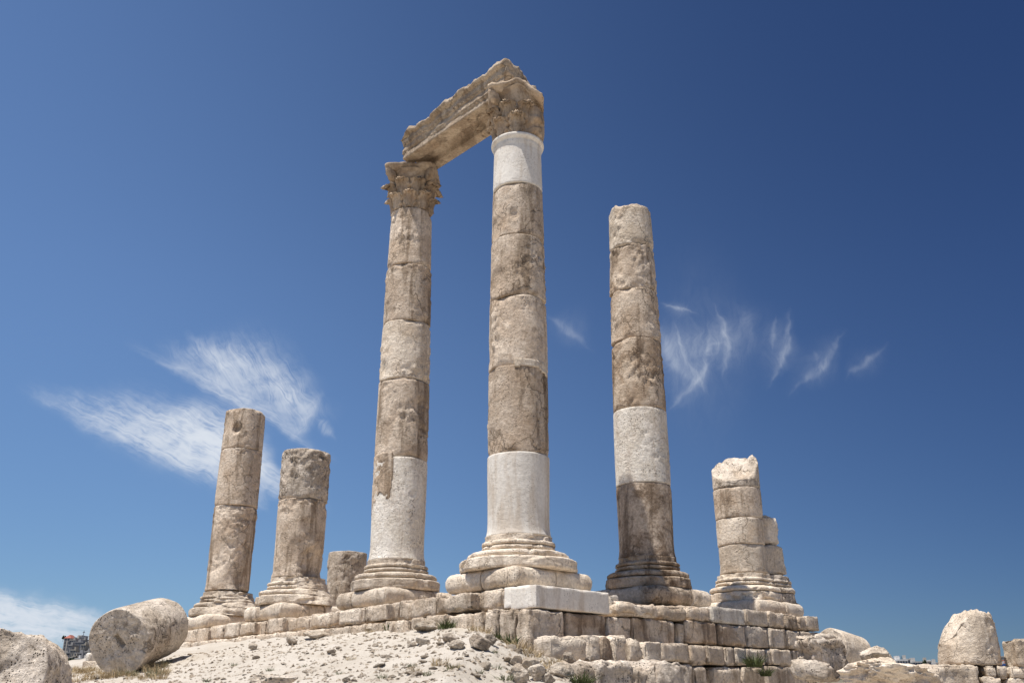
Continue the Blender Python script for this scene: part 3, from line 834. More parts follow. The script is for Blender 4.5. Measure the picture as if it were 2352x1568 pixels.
# ------------------------------------------------------------------ architrave beam
def architrave():
    a0, a1 = -.12, 3.95
    zb, zt = 13.16, 13.98
    na = 210
    # outer (left front) profile: offset from the axis, height above soffit
    prof = [(-.02, .10), (.14, .10), (.16, .0), (.42, .0), (.46, .0), (.48, .02), (.465, .145), (.485, .15), (.50, .175), (.485, .20), (.495, .205), (.51, .215), (.49, .385), (.515, .39), (.535, .415), (.515, .44), (.53, .445), (.54, .455), (.525, .60), (.56, .605), (.62, .64), (.63, .68), (.60, .74), (.52, .80), (.36, .84), (.0, .84), (-.4, .80), (-.52, .7), (-.50, .45), (-.5, .2), (-.5, .02), (-.47, .0), (-.22, .0), (-.20, .10)]
    pr = []
    for p, q in zip(prof, prof[1:] + prof[:1]):
        n = max(1, int(math.hypot(q[0] - p[0], q[1] - p[1]) / .02))
        for i in range(n): pr.append((p[0] + (q[0] - p[0]) * i / n, p[1] + (q[1] - p[1]) * i / n))
    pr = np.array(pr); m = len(pr)
    A = np.linspace(a0, a1, na)
    G = np.zeros((na, m, 3)); G[..., 0] = A[:, None]; G[..., 1] = pr[:, 0]; G[..., 2] = pr[:, 1]
    P = G.reshape(-1, 3)
    k = sstep(.45, .8, P[:, 2])
    hump = np.interp(P[:, 0], [-.2, .1, .5, 1.2, 2.0, 2.4, 3.1, 3.3, 3.6, 3.95], [-.05, .06, .02, .06, .0, -.02, -.04, -.10, .0, -.10])
    top = hump + .07 * fbm(P * np.array([2.2, 1.2, 0]) + 3, 4, .5)
    outer = (P[:, 1] > .48)
    er = np.clip(perlin(P * np.array([1.6, 1, 2.5]) + 9) - .05, 0, 1) * .16 * outer
    bead = outer * np.isclose(np.abs(P[:, 2] - .175) < .028, True) * .010 * np.sin(P[:, 0] * 42) + outer * (np.abs(P[:, 2] - .415) < .028) * .010 * np.sin(P[:, 0] * 42)
    rough = .014 * fbm(P * 5, 3, .6) * (P[:, 2] > .02) + k * .03 * fbm(P * 4 + 5, 3, .6)
    c = np.array([0.0, .4]); rel = P[:, 1:] - c; rl_ = np.linalg.norm(rel, axis=1)[:, None]
    P[:, 1:] += rel / np.maximum(rl_, .05) * (rough - er + bead)[:, None]
    P[:, 2] += k * top
    P[:, 0] += np.where(P[:, 0] < .3, 1, 0) * 0
    # ragged ends
    e0 = np.clip(1 - (P[:, 0] - a0) / .5, 0, 1); e1 = np.clip(1 - (a1 - P[:, 0]) / .4, 0, 1)
    P[:, 0] += e0 * (.10 * fbm(P * np.array([0, 3, 3]) + 2, 3) + .22 * (P[:, 2] > .6) * np.clip(-P[:, 1] + .4, 0, 1)) - e1 * .05 * np.abs(fbm(P * np.array([0, 3, 3]) + 6, 3)); P[:, 1] -= e1 * .10 * (P[:, 1] > .5) * (P[:, 2] > .55)
    Fc = list(map(list, quads(na, m, wrap=True)))
    # close the two ends with a shrinking ring each
    V = [P]; b = len(P)
    for st, flip in ((0, True), ((na - 1) * m, False)):
        ringp = P[st:st + m]; cen = ringp.mean(0)
        prev = list(range(st, st + m))
        for kf in (.8, .6, .4, .2, .02):
            rp = cen + (ringp - cen) * kf; rp[:, 0] = ringp[:, 0] * kf + cen[0] * (1 - kf) + .05 * fbm(rp * 3.5, 3)
            V.append(rp); cur = list(range(b, b + m)); b += m
            for j in range(m):
                f = [prev[j], prev[(j + 1) % m], cur[(j + 1) % m], cur[j]]
                Fc.append(f[::-1] if flip else f)
            prev = cur
        Fc.append(prev[::-1] if flip else prev)
    V = np.concatenate(V)
    base_ = np.array([M2[0], M2[1]]) + uL * 2.0
    W = np.stack([M2[0] + V[:, 0] * uL[0] + V[:, 1] * nL[0], M2[1] + V[:, 0] * uL[1] + V[:, 1] * nL[1], zb + V[:, 2]], 1)
    loc = np.array([base_[0], base_[1], zb])
    o = mesh('architrave', W - loc, Fc, BEAM, loc=loc)
    tag(o, 'moulded stone beam with a broken top bridging the two tallest columns', 'architrave')
architrave()

# ------------------------------------------------------------------ fallen and loose stones
def fallen(name, label, p0, p1, r0, r1, mat, group, seed, slot=None, rough=.4, top=None, dents=(), relief=.55):
    p0, p1 = np.array(p0), np.array(p1); L = np.linalg.norm(p1 - p0)
    V, Fc = drum(0, L, lambda z: r0 + (r1 - r0) * z / L, seed, rough=rough, chip=.025, rnd=.014, slot=slot, capn=30, cap_amp=.03, dents=dents, top=top, relief=relief)
    W = rot_to(V, p1 - p0) + p0
    loc = np.array([(p0[0] + p1[0]) / 2, (p0[1] + p1[1]) / 2, W[:, 2].min()])
    o = mesh(name, W - loc, Fc, mat, loc=loc)
    return tag(o, label, 'column drum', group)
GF = 'fallen column drums'
fallen('fallen_drum', 'big fallen round drum on the slope with a slot cut in its face', at(272, 1474, 19.0), at(372, 1438, 20.6), .635, .60, GREYL, GF, 31, slot=(0, -.02, .03, .9, .13, .045, .10))
fallen('fallen_drum', 'broken fallen drum cut off by the left edge, nearest stone on the left', at(-14, 1544, 13.2), at(66, 1574, 14.3), .69, .62, GREYL, GF, 32, rough=.7, relief=1.3, dents=[(R(100), .1, .5, .12), (R(20), .15, .4, .10)])
fallen('fallen_drum', 'pale fallen drum lying on rubble just right of the podium', at(1906, 1490, 26.2), at(1906, 1490, 26.2) + np.array([.88, .55, -.16]), .56, .53, OLDP, GF, 33, rough=-.1, relief=.45)

def loose(side_off, x0, x1, yt, yb, mat, label, seed_r=.1, amp=.05, depth=.7, name='stone_block', lean=0, tilt=0, twist=0, cat='stone block', group='loose blocks in front of the podium'):
    p = onfac((x0 + x1) / 2, yt, nR, side_off); zt = p[2]
    zb = onfac((x0 + x1) / 2, yb, nR, side_off)[2]
    loc = np.array([p[0], p[1], zb])
    o = fac_block('R', x0, x1, 0, zt - zb, side_off, mat, depth, seed_r, amp, .022, name, None, np.array([loc[0], loc[1], 0]), lean=lean, tilt=tilt, twist=twist, freq=2.6, chip=1.3, py=(yt + yb) / 2, gap=.03)
    o.location = tuple(loc)
    tag(o, label, cat, group)
loose(2.45, 1262, 1354, 1458, 1524, OLDP, 'large rough warm boulder block at the podium corner, first of the loose row', .10, .05, .42)
loose(2.25, 1352, 1384, 1455, 1524, BLOCK, 'narrow upright block half behind the large rough corner boulder', .06, .04, .7)
loose(2.35, 1386, 1410, 1459, 1524, BROWN, 'dark wedge-shaped block between two paler uprights', .09, .05, .6)
loose(2.4, 1412, 1443, 1456, 1530, OLDP, 'smooth-faced upright block in the middle of the loose row', .03, .025, .8)
loose(2.4, 1447, 1478, 1466, 1528, OLDP, 'leaning pale block with a ragged split face', .10, .07, .6, tilt=-.12)
loose(2.4, 1482, 1523, 1471, 1530, OLDP, 'square block ending the loose row on the right', .03, .025, .8)
loose(3.3, 1346, 1376, 1518, 1640, GREYL, 'rough round-edged boulder at the left end of the bottom row', .16, .08, .9)
loose(3.4, 1381, 1464, 1514, 1650, GREYL, 'wide flat-topped boulder block in the middle of the bottom row', .10, .07, 1.0)
loose(3.2, 1466, 1502, 1526, 1640, GREYL, 'low knobbly rock wedged between two wide bottom blocks', .16, .10, .8)
loose(3.4, 1506, 1594, 1516, 1650, GREYL, 'wide pale boulder at the right end of the bottom row', .11, .08, 1.0)

def put(V, Fc, name, mat, c, label, cat, group=None, smooth=True):
    loc = np.array([c[0], c[1], c[2]])
    o = mesh(name, V, Fc, mat, loc=loc, smooth=smooth); return tag(o, label, cat, group)
def boulder(name, label, px, py_bot, Y, size, seed, mat, rz=0.0, cat='rock', group=None, planes=13, rough=.12, n=6):
    """size = full width, depth, height in metres; stands on the picture point px, py_bot at depth Y"""
    V, Fc = rock_shape(seed, 1.0, n, planes, rough)
    V = V / (V.max(0) - V.min(0)) * np.array(size); V[:, 2] -= V[:, 2].min(); V = rotz(V, rz)
    return put(V, Fc, name, mat, at(px, py_bot, Y), label, cat, group)
# right of the podium
c = at(1868, 1562, 19.0)
V, Fc = stone_block((.36, .3, .17), .10, .05, .03, 301, cell=.04, chip=1.2); V[:, 2] += .17 + V[:, 0] * -.12
put(rotz(V, -.3), Fc, 'stone_slab', GREYL, c, 'curved slab tipped on its edge below the spiky stone', 'stone slab')
V, Fc = stone_block((.36, .3, .40), .07, .10, .05, 302, cell=.035, chip=1.5, freq=3.0); V[:, 2] += .40
V[:, 0] += np.where(V[:, 2] > .5, -.14 * (V[:, 2] - .5) / .3, 0)
put(rotz(V, .5), Fc, 'rough_stone', GREYL, at(1897, 1562, 19.6) , 'jagged broken carved stone with a dark hollow, in front of the pale fallen drum', 'stone block')
boulder('rough_stone', 'small knobby top stone perched left of the jagged carved one', 1866, 1500, 19.8, (.30, .3, .36), 303, GREYL)
boulder('rough_stone', 'flat cracked rock alone on the rubble between the fallen drum and the broken drum', 2018, 1526, 21.0, (.74, .5, .40), 305, GREYL, .2, planes=9)
boulder('rubble_heap', 'long low heap of coarse rubble at the bottom right', 2036, 1610, 18.5, (1.75, 1.2, .78), 306, OLDP, .1, cat='rubble', planes=24, rough=.16, n=12)
boulder('rough_stone', 'round-edged boulder between the rubble heap and the right wall', 2140, 1590, 19.2, (.55, .5, .50), 307, OLDP, .1)
# low wall on the right with the broken drum on it
wall = empty('low_stone_wall', at(2240, 1600, 20.4)); WL = np.array(wall.location)
tag(wall, 'low rough stone wall at the right edge under the broken drum', 'wall')
def wblock(x0, x1, yt, yb, Y, mat=OLDP, r=.05, amp=.05, depth=.9):
    a, b = at(x0, yt, Y), at(x1, yb, Y)
    h = np.array([(b[0] - a[0]) / 2 - .006, depth / 2, (a[2] - b[2]) / 2])
    V, Fc = stone_block(h, r, amp, .03, nseed(), cell=.05, chip=1.2, freq=3)
    V += np.array([(a[0] + b[0]) / 2, Y + depth / 2, (a[2] + b[2]) / 2]) - WL
    mesh('wall_block', V, Fc, mat, wall)
wblock(2108, 2262, 1527, 1610, 20.15, r=.06, amp=.06, depth=1.4)
wblock(2262, 2290, 1528, 1552, 20.25, BLOCK, r=.03, amp=.012, depth=1.2)
wblock(2290, 2318, 1529, 1556, 20.35, BLOCK, r=.03, amp=.012, depth=1.2)
wblock(2322, 2372, 1530, 1556, 20.3, BLOCK, r=.03, amp=.012, depth=1.2)
wblock(2255, 2312, 1553, 1612, 20.2, r=.07, amp=.05)
wblock(2314, 2380, 1556, 1612, 20.3, r=.07, amp=.05)
p = at(2229, 1528, 20.9)
tb = lambda x, y: -.62 * sstep(.0, -.60, x) - .16 * sstep(.3, .5, x) + .10 * fbm(np.stack([x * 3.2, y * 3.2, x * 0], 1), 3) - .10
V, Fc = drum(0, 1.16, lambda z: .625 - .07 * z, 401, rough=.3, chip=.05, top=tb, cap_amp=.08, capn=14, relief=1.4, dents=[(R(215), .95, .3, .10), (R(300), .2, .4, .03)])
V[:, 0] += V[:, 2] * .05
o = put(V, Fc, 'broken_drum', OLDP, p, 'tall ragged broken drum standing alone on the low wall at the right', 'column drum', GF)
V, Fc = stone_block((.24, .3, .26), .02, .03, .03, 402, chip=1); V[:, 2] += .26
put(V, Fc, 'stone_block', OLDP, at(2352, 1530, 20.6), 'square stone block on the wall cut off by the right edge', 'stone block')
# left, between the two fallen drums
V, Fc = stone_block((.15, .15, .13), .04, .02, .01, 403, cell=.04); V[:, 2] += .13; V = rotz(V, .7)
put(V, Fc, 'stone_block', WHITEP, at(212, 1523, 26.0), 'small white block standing behind the slotted fallen drum', 'stone block')
V, Fc = stone_block((.24, .2, .14), .03, .02, .01, 404, cell=.05); V[:, 2] += .02
put(V, Fc, 'stone_block', OLDP, at(216, 1533, 25.5), 'low block under the small white one, left of the slotted fallen drum', 'stone block')
boulder('rough_stone', 'dark grey boulder top poking up at the bottom edge of the slope', 628, 1590, 8.6, (.42, .34, .15), 411, GREYL, .1)

# ------------------------------------------------------------------ stones on the slope
def ground_at(px, py):
    """where the sight line of a picture point meets the slope"""
    d = ray(px, py); d = d / d[1]
    ys = np.arange(6.5, 26, .04); z = Gz(d[0] * ys, ys)
    hit = np.nonzero(d[2] * ys <= z)[0]
    if len(hit) == 0: return None
    Y = ys[hit[0]]; return np.array([d[0] * Y, Y, z[hit[0]]])
MARK = [  # px, py, width px, height ratio, label
    (1100, 1492, 48, .75, ROCKD, 'biggest loose boulder on the slope, dark and rounded'),
    (1128, 1480, 30, .9, ROCKD, 'dark stone leaning behind the biggest loose boulder'),
    (1050, 1488, 34, .6, ROCK, 'pointed pale stone just left of the biggest loose boulder'),
    (1032, 1475, 32, .8, ROCKD, 'upright brown stone upslope from the pointed pale one'),
    (968, 1480, 34, .6, ROCK, 'squarish pale stone low in the middle of the slope'),
    (985, 1448, 74, .35, ROCK, 'flat pinkish slab leaning against the foot of the podium'),
    (860, 1448, 46, .4, ROCK, 'flat pale slab below the podium, left of the pinkish slab'),
    (728, 1466, 60, .35, ROCK, 'long flat stone at the podium foot under the small round stump'),
    (638, 1454, 66, .3, ROCK, 'long thin slab at the podium foot under the two-drum stump'),
    (668, 1480, 26, .8, ROCKD, 'dark square stone below the long flat stone'),
    (580, 1492, 22, .7, ROCKD, 'grey stone on the left part of the slope'),
    (1168, 1520, 26, .5, ROCK, 'pale stone halfway down the right shoulder of the slope'),
    (1215, 1540, 54, .6, ROCK, 'broad split rock among dry grass near the corner'),
    (1232, 1562, 40, 1.0, ROCK, 'square pinkish rock at the bottom near the corner'),
    (1290, 1552, 58, .55, ROCK, 'pointed flat rock beside the square pinkish one'),
    (1305, 1530, 34, 1.0, ROCKD, 'upright grey stone under the large rough corner boulder'),
    (1190, 1566, 44, 1.0, ROCK, 'pale lumpy rock at the bottom edge left of the square pinkish one'),
    (1262, 1570, 30, .8, ROCKD, 'small dark rock at the bottom edge among the corner rubble'),
    (1185, 1530, 28, .9, ROCK, 'small pale rock beside the broad split rock'),
    (385, 1486, 36, .6, ROCKD, 'dark stone beside the far end of the slotted fallen drum'),
    (480, 1470, 46, .6, ROCK, 'rough pale stone against the podium near the leftmost stump'),
    (450, 1478, 30, .7, ROCK, 'small block at the foot of the podium beside the slotted fallen drum'),
    (515, 1462, 40, .5, ROCK, 'low stone at the podium foot between the two left stumps'),
]
for i, (px, py, wpx, hr, mat, lab) in enumerate(MARK):
    g = ground_at(px, py)
    if g is None: continue
    w = wpx * math.hypot(g[1], g[0]) / F_PX
    V, Fc = rock_shape(500 + i, 1.0, 4, 11, .10)
    V = V / (V.max(0) - V.min(0)) * np.array([w, w * .8, w * hr]); V[:, 2] -= V[:, 2].min() + w * hr * .12
    V = rotz(V, random.uniform(-.5, .5))
    put(V, Fc, 'slope_rock', mat, g, lab, 'rock', 'larger rocks on the slope')
protos = []
for i in range(12):
    V, Fc = rock_shape(700 + i, random.uniform(.35, .7), 2, 10, .10)
    V /= (V.max(0) - V.min(0))[0]
    me = bpy.data.meshes.new('small_rock'); me.from_pydata(V.tolist(), [], Fc.tolist())
    me.polygons.foreach_set('use_smooth', [False] * len(me.polygons)); me.materials.append(ROCKD if i % 6 == 0 else ROCK)
    protos.append(me)
count = 0
rr = random.Random(5)
while count < 110:
    px = rr.uniform(420, 1330); py = rr.uniform(1440, 1566) if rr.random() < .7 else rr.uniform(1445, 1500)
    g = ground_at(px, py)
    if g is None or (g[:2] - M2) @ nL < 1.3 and (g[:2] - M2) @ nR < 1.6: continue
    o = bpy.data.objects.new('small_rock', rr.choice(protos)); scene.collection.objects.link(o)
    s = .05 + .14 * rr.random() ** 2.6
    if px > 1130: s *= 1.4
    o.location = (g[0], g[1], g[2] + s * .02); o.scale = (s, s * rr.uniform(.6, 1), s * rr.uniform(.6, 1))
    o.rotation_euler = (rr.uniform(-.3, .3), rr.uniform(-.3, .3), rr.uniform(0, 6.28))
    tag(o, 'small angular stone lying on the pale dirt slope', 'stone', 'small stones scattered on the slope')
    count += 1
# gravel: thousands of pebbles, one object
def gravel():
    g = np.random.default_rng(3); VV, FF = [], []; b = 0
    tet = np.array([[1, 0, -.3], [-.5, .87, -.3], [-.5, -.87, -.3], [0.1, 0.05, .55], [.6, .6, .2], [-.7, .1, .25]])
    fc = [[0, 2, 1], [0, 1, 4], [4, 1, 3], [1, 2, 5], [1, 5, 3], [2, 0, 3], [0, 4, 3], [2, 3, 5]]
    n = 9000
    X = g.uniform(-8.5, 2.6, n); Yv = g.uniform(8, 21.5, n); Z = Gz(X, Yv)
    for x, y, z in zip(X, Yv, Z):
        if ((x - M2[0]) * nL[0] + (y - M2[1]) * nL[1]) < 1.2 and ((x - M2[0]) * nR[0] + (y - M2[1]) * nR[1]) < 1.55: continue
        s = .012 + .045 * g.random() ** 3
        a = g.uniform(0, 6.28); V = rotz(tet * s * g.uniform(.6, 1.3, (1, 3)), a) + (x, y, z + s * .15)
        VV.append(V); FF += [[i + b for i in f] for f in fc]; b += len(tet)
    o = mesh('gravel', np.concatenate(VV), FF, ROCK, smooth=False)
    tag(o, 'fine pale gravel strewn over the dirt slope', 'gravel', kind='stuff')
gravel()

# ------------------------------------------------------------------ weeds and dry grass
def tuft_mesh(name, seed, n, h, spread, wid, mat, droop=.5):
    g = np.random.default_rng(seed); V, Fc = [], []
    for _ in range(n):
        a = g.uniform(0, 6.28); r0 = spread * .45 * math.sqrt(g.random()); x0, y0 = r0 * math.cos(a), r0 * math.sin(a)
        a2 = a + g.normal() * .8; L = h * g.uniform(.4, 1.1); ln = g.uniform(.15, droop + .35)
        wa = g.uniform(0, 6.28); b = len(V)
        for t in (0, .35, .7, 1.0):
            out = L * ln * t ** 1.6; z = L * t * (1 - .35 * ln * t)
            w = wid * (1 - t * .9) * g.uniform(.8, 1.2)
            cx, cy = x0 + math.cos(a2) * out, y0 + math.sin(a2) * out
            V.append((cx - math.cos(wa) * w, cy - math.sin(wa) * w, z)); V.append((cx + math.cos(wa) * w, cy + math.sin(wa) * w, z))
        for k in range(3): Fc.append([b + 2 * k, b + 2 * k + 1, b + 2 * k + 3, b + 2 * k + 2])
    me = bpy.data.meshes.new(name); me.from_pydata(V, [], Fc); me.materials.append(mat); return me
greens = [tuft_mesh('green_weed', 20 + i, 60, .22, .30, .013, GREEN) for i in range(3)]
drys = [tuft_mesh('dry_grass', 30 + i, 80, .20, .34, .006, DRY, .8) for i in range(3)]
olives = [tuft_mesh('grey_weed', 40 + i, 60, .16, .30, .010, OLIVE, .9) for i in range(3)]
def tuft(px, py, kind, s, label, group):
    g = ground_at(px, py)
    if g is None: return
    me = rr.choice({'green_weed': greens, 'dry_grass': drys, 'grey_weed': olives}[kind])
    o = bpy.data.objects.new(kind, me); scene.collection.objects.link(o)
    o.location = (g[0], g[1], g[2] - .01); o.scale = (s, s, s); o.rotation_euler = (0, 0, rr.uniform(0, 6.28))
    tag(o, label, 'grass tuft' if kind == 'dry_grass' else 'weed', group)
for px, py, s in [(722, 1448, .7), (735, 1452, .6), (822, 1440, .5), (862, 1440, .6), (896, 1446, .8), (912, 1440, .7), (1030, 1442, 1.0), (1020, 1444, .8), (1140, 1464, .7), (1172, 1478, 1.0), (1066, 1440, .8)]:
    tuft(px, py, 'green_weed', s, 'green weed growing at the foot of the podium blocks', 'green weeds along the podium foot')
for px, py, s in [(1160, 1470, .9), (1190, 1488, 1.1), (1205, 1498, 1.0), (1225, 1508, 1.0), (1110, 1452, .8), (925, 1450, .7), (1090, 1448, .8), (850, 1452, .6)]:
    tuft(px, py, 'dry_grass', s, 'dry straw-coloured tuft against the podium wall', 'dry tufts along the podium')
for px, py, s in [(1240, 1540, .8), (1256, 1532, .9), (1225, 1526, .7), (1010, 1528, .7), (1040, 1535, .5), (1275, 1524, .7), (1210, 1550, .7), (955, 1545, .5), (805, 1515, .45), (1200, 1520, .6)]:
    tuft(px, py, 'dry_grass', s, 'dry straw-coloured tuft out on the open slope', 'dry tufts on the slope')
for px, py, s in [(1042, 1536, .9), (1028, 1540, .6), (946, 1530, .7), (985, 1550, .8), (1158, 1560, 1.2), (1178, 1545, .9), (1140, 1535, .9), (540, 1528, .8), (620, 1540, .8), (880, 1556, .8), (475, 1565, .8), (700, 1530, .6), (780, 1548, .6), (1100, 1545, .7), (1135, 1500, .6)]:
    tuft(px, py, 'grey_weed', s * .6, 'low grey-green weed on the pale dirt slope', 'low weeds on the slope')
def brush(px0, px1, py0, py1, n, kind, smin, smax, label, group):
    for _ in range(n):
        tuft(rr.uniform(px0, px1), rr.uniform(py0, py1), kind, rr.uniform(smin, smax), label, group)
brush(250, 385, 1525, 1562, 22, 'dry_grass', .5, 1.1, 'tall dry grass tuft under the slotted fallen drum', 'dry grass under the slotted drum')
brush(240, 390, 1520, 1555, 14, 'grey_weed', .6, 1.2, 'grey-green weed under the slotted fallen drum', 'weeds under the slotted drum')
brush(160, 245, 1535, 1566, 20, 'dry_grass', .5, 1.0, 'dry grass tuft in the gap between the two left drums', 'dry grass between the left drums')
brush(120, 165, 1545, 1566, 8, 'grey_weed', .6, 1.1, 'grey-green weed by the nearest left drum', 'weeds by the nearest drum')
# bushes on the right wall
def wall_bush(px, py, off, s, label):
    p = onfac(px, py, nR, off)
    me = tuft_mesh('green_bush', 60 + int(px), 160, .34, .34, .014, GREEN, 1.0)
    o = bpy.data.objects.new('green_bush', me); scene.collection.objects.link(o)
    o.location = tuple(p); o.scale = (s, s, s); tag(o, label, 'bush')
wall_bush(1732, 1530, 1.85, 1.0, 'dark green bush growing from a gap in the right wall')
wall_bush(1760, 1552, 1.95, .7, 'smaller dark green plant below the bush on the right wall')
wall_bush(1335, 1578, 3.7, .8, 'green weed at the bottom edge in front of the boulder row')

# ------------------------------------------------------------------ the town across the valley
def box(x0, x1, y0, y1, z0, z1):
    return quadprism([(x0, y0), (x1, y0), (x1, y1), (x0, y1)], z0, z1)
def house(pl, pr_, yt, yb, Y, mat, label, roof=None, win=(2, 2), cat='building', group='houses across the valley', name='house', cap=True):
    a = at(pl, yt, Y); b = at(pr_, yb, Y); w = b[0] - a[0]; H = a[2] - b[2] + 14
    loc = np.array([(a[0] + b[0]) / 2, Y, b[2] - 14]); root = empty(name, loc)
    tag(root, label, cat, group)
    V, Fc = box(-w / 2, w / 2, 0, 14, 0, H); mesh('wall', V, Fc, mat, root, smooth=False)
    if roof is not None:
        V = np.array([(-w / 2 - .4, -.4, H), (w / 2 + .4, -.4, H), (w / 2 + .4, 14.4, H), (-w / 2 - .4, 14.4, H), (0, 4, H + 3.2), (0, 10, H + 3.2)])
        mesh('roof', V, [[3, 2, 1, 0], [0, 1, 4], [1, 2, 5, 4], [2, 3, 5], [3, 0, 4, 5]], roof, root, smooth=False)
    elif cap:
        V, Fc = box(-w / 2 - .3, w / 2 + .3, -.3, 14.3, H + .02, H + .8); mesh('parapet', V, Fc, mat, root, smooth=False)
        V, Fc = box(-w * .25, w * .05, 4, 8, H + .82, H + 3.0); mesh('roof_hut', V, Fc, mat, root, smooth=False)
    nx, nz = win
    for i in range(nx):
        for j in range(nz):
            cx = -w / 2 + w * (i + .5) / nx; cz = 14 + (H - 14) * (j + .55) / nz
            ww = min(.9, w / nx * .28); V, Fc = box(cx - ww, cx + ww, -.12, .3, cz - 1.0, cz + 1.0)
            mesh('window', V, Fc, GLASS, root, smooth=False)
def lx(X): return (200 + X / 8.71) / 1.7415
def ly(y): return (2500 + y / 8.71) / 1.7415
def lY(y): return float(np.interp(ly(y), [1470, 1500, 1530], [1010, 850, 690]))
TOWN = [
    (500, 650, 440, 880, 0, REDROOF, (2, 4), 'tall beige house with a small red roof, leftmost in the left gap'),
    (690, 830, 520, 880, 1, None, (3, 4), 'grey house between the red-roofed house and the tower'),
    (835, 985, 455, 620, 2, None, (3, 2), 'pale house just left of the tall tower'),
    (820, 1100, 590, 880, 3, None, (5, 3), 'broad dark house in the middle below the tower'),
    (1090, 1190, 510, 720, 1, None, (2, 2), 'grey house just right of the tall tower'),
    (1105, 1192, 690, 980, 5, None, (2, 4), 'narrow tan house below the tower on its right'),
    (1195, 1295, 650, 900, 3, None, (2, 3), 'dark flat-roofed house in the right half of the left gap'),
    (1330, 1420, 590, 900, 2, None, (2, 4), 'pale tall house near the slotted drum'),
    (1425, 1530, 610, 900, 0, None, (2, 4), 'beige house touching the edge of the slotted drum'),
    (640, 720, 700, 1000, 1, None, (2, 3), 'narrow grey house under the red-roofed tall one'),
    (720, 850, 870, 1150, 5, None, (3, 3), 'brown house low on the left of the town slope'),
    (860, 1190, 980, 1170, 3, None, (6, 2), 'long dark low house in the middle of the town slope'),
    (1195, 1330, 930, 1170, 1, None, (3, 2), 'grey house low on the right of the town slope'),
    (870, 1000, 1175, 1350, 4, None, (3, 1), 'white house at the foot of the town slope'),
    (1010, 1270, 1180, 1400, 2, None, (5, 2), 'wide pale house at the foot of the town slope'),
]
for a, b, t0, b0, mi, rf, win, lab in TOWN:
    house(lx(a), lx(b), ly(t0), ly(b0), lY(b0), HW[mi], lab, rf, win)
house(lx(985), lx(1085), ly(372), ly(640), 1000, HW[4], 'slender pale church tower with a cross, highest in the far town', None, (1, 2), 'tower', None, 'church_tower', False)
tw = bpy.data.objects['church_tower']; a = at(lx(985), ly(372), 1000); b = at(lx(1085), ly(372), 1000); w = b[0] - a[0]; Ht = a[2] - at(0, ly(640), 1000)[2] + 14
V, Fc = box(-w * .62, w * .62, -1, 15, Ht + .02, Ht + 1.0); mesh('cornice', V, Fc, HW[4], tw, smooth=False)
V, Fc = box(-.2, .2, 6.8, 7.2, Ht + 1.02, Ht + 6); V2, Fc2 = box(-1.2, 1.2, 6.85, 7.15, Ht + 4.0, Ht + 4.5)
mesh('cross', np.concatenate([V, V2]), Fc + [[i + 8 for i in f] for f in Fc2], GLASS, tw, smooth=False)
def rx(X): return (3550 + X / 4.307) / 1.7415
def ry(y): return (2500 + y / 4.307) / 1.7415
for i, (a, b, t0, b0, mi, win, lab) in enumerate([
    (165, 355, 612, 680, 4, (4, 1), 'low white house next to the flat cracked rock on the right skyline'),
    (345, 402, 595, 690, 2, (1, 2), 'narrow grey house right of the low white one on the skyline'),
    (440, 615, 640, 740, 2, (4, 2), 'long pale house in the middle of the right skyline'),
    (690, 770, 632, 760, 0, (2, 2), 'beige house right of the big cypress on the skyline'),
    (765, 840, 670, 770, 4, (2, 2), 'small pale house right of the beige one on the skyline'),
    (835, 925, 655, 760, 2, (2, 2), 'pale house just left of the broken drum on the skyline'),
    (1900, 2035, 545, 720, 1, (3, 1), 'flat-roofed grey building between the broken drum and the right edge'),
    (2080, 2165, 590, 720, 2, (2, 1), 'small pale house beside the square block at the right edge')]):
    house(rx(a), rx(b), ry(t0), ry(b0), 560 + 20 * i, HW[mi], lab, None, win)
for k in range(26):
    X = rr.uniform(510, 1500); yb_ = rr.choice([760, 860, 960, 1060, 1160, 1260, 1340]); w_ = rr.uniform(60, 130)
    house(lx(X), lx(X + w_), ly(yb_ - rr.uniform(90, 190)), ly(yb_), lY(yb_) + rr.uniform(-12, 12) + 18, HW[rr.choice([0, 1, 1, 3, 5, 3])], 'plain small house packed among the larger far houses in the left gap', None, (2, 2), 'building', 'small houses packed across the valley')
def awning(pl, pr_, yt, yb, Y, top, band, label):
    a, b = at(pl, yt, Y), at(pr_, yb, Y); loc = np.array([(a[0] + b[0]) / 2, Y, b[2] - 6]); root = empty('awning', loc)
    tag(root, label, 'awning'); w = b[0] - a[0]; H = a[2] - b[2]
    V, Fc = box(-w / 2, w / 2, 0, 6, 6 + H * .45, 6 + H); mesh('canopy', V, Fc, top, root, smooth=False)
    V, Fc = box(-w / 2 - .1, w / 2 + .1, -.1, 6.1, 6, 6 + H * .44); mesh('valance', V, Fc, band, root, smooth=False)
    for sx in (-1, 1):
        V, Fc = box(sx * w * .45 - .1, sx * w * .45 + .1, .5, .7, -4, 6 - .01); mesh('post', V, Fc, HW[1], root, smooth=False)
awning(rx(1945), rx(2172), ry(618), ry(690), 420, CANVAS, BLUE, 'white awning with a blue edge far behind the right wall')
awning(rx(1920), rx(2022), ry(596), ry(622), 440, ORANGE, HW[1], 'orange awning under the flat-roofed grey building')
awning(rx(2118), rx(2176), ry(622), ry(648), 410, ORANGE, HW[1], 'small orange awning beside the square block at the right edge')
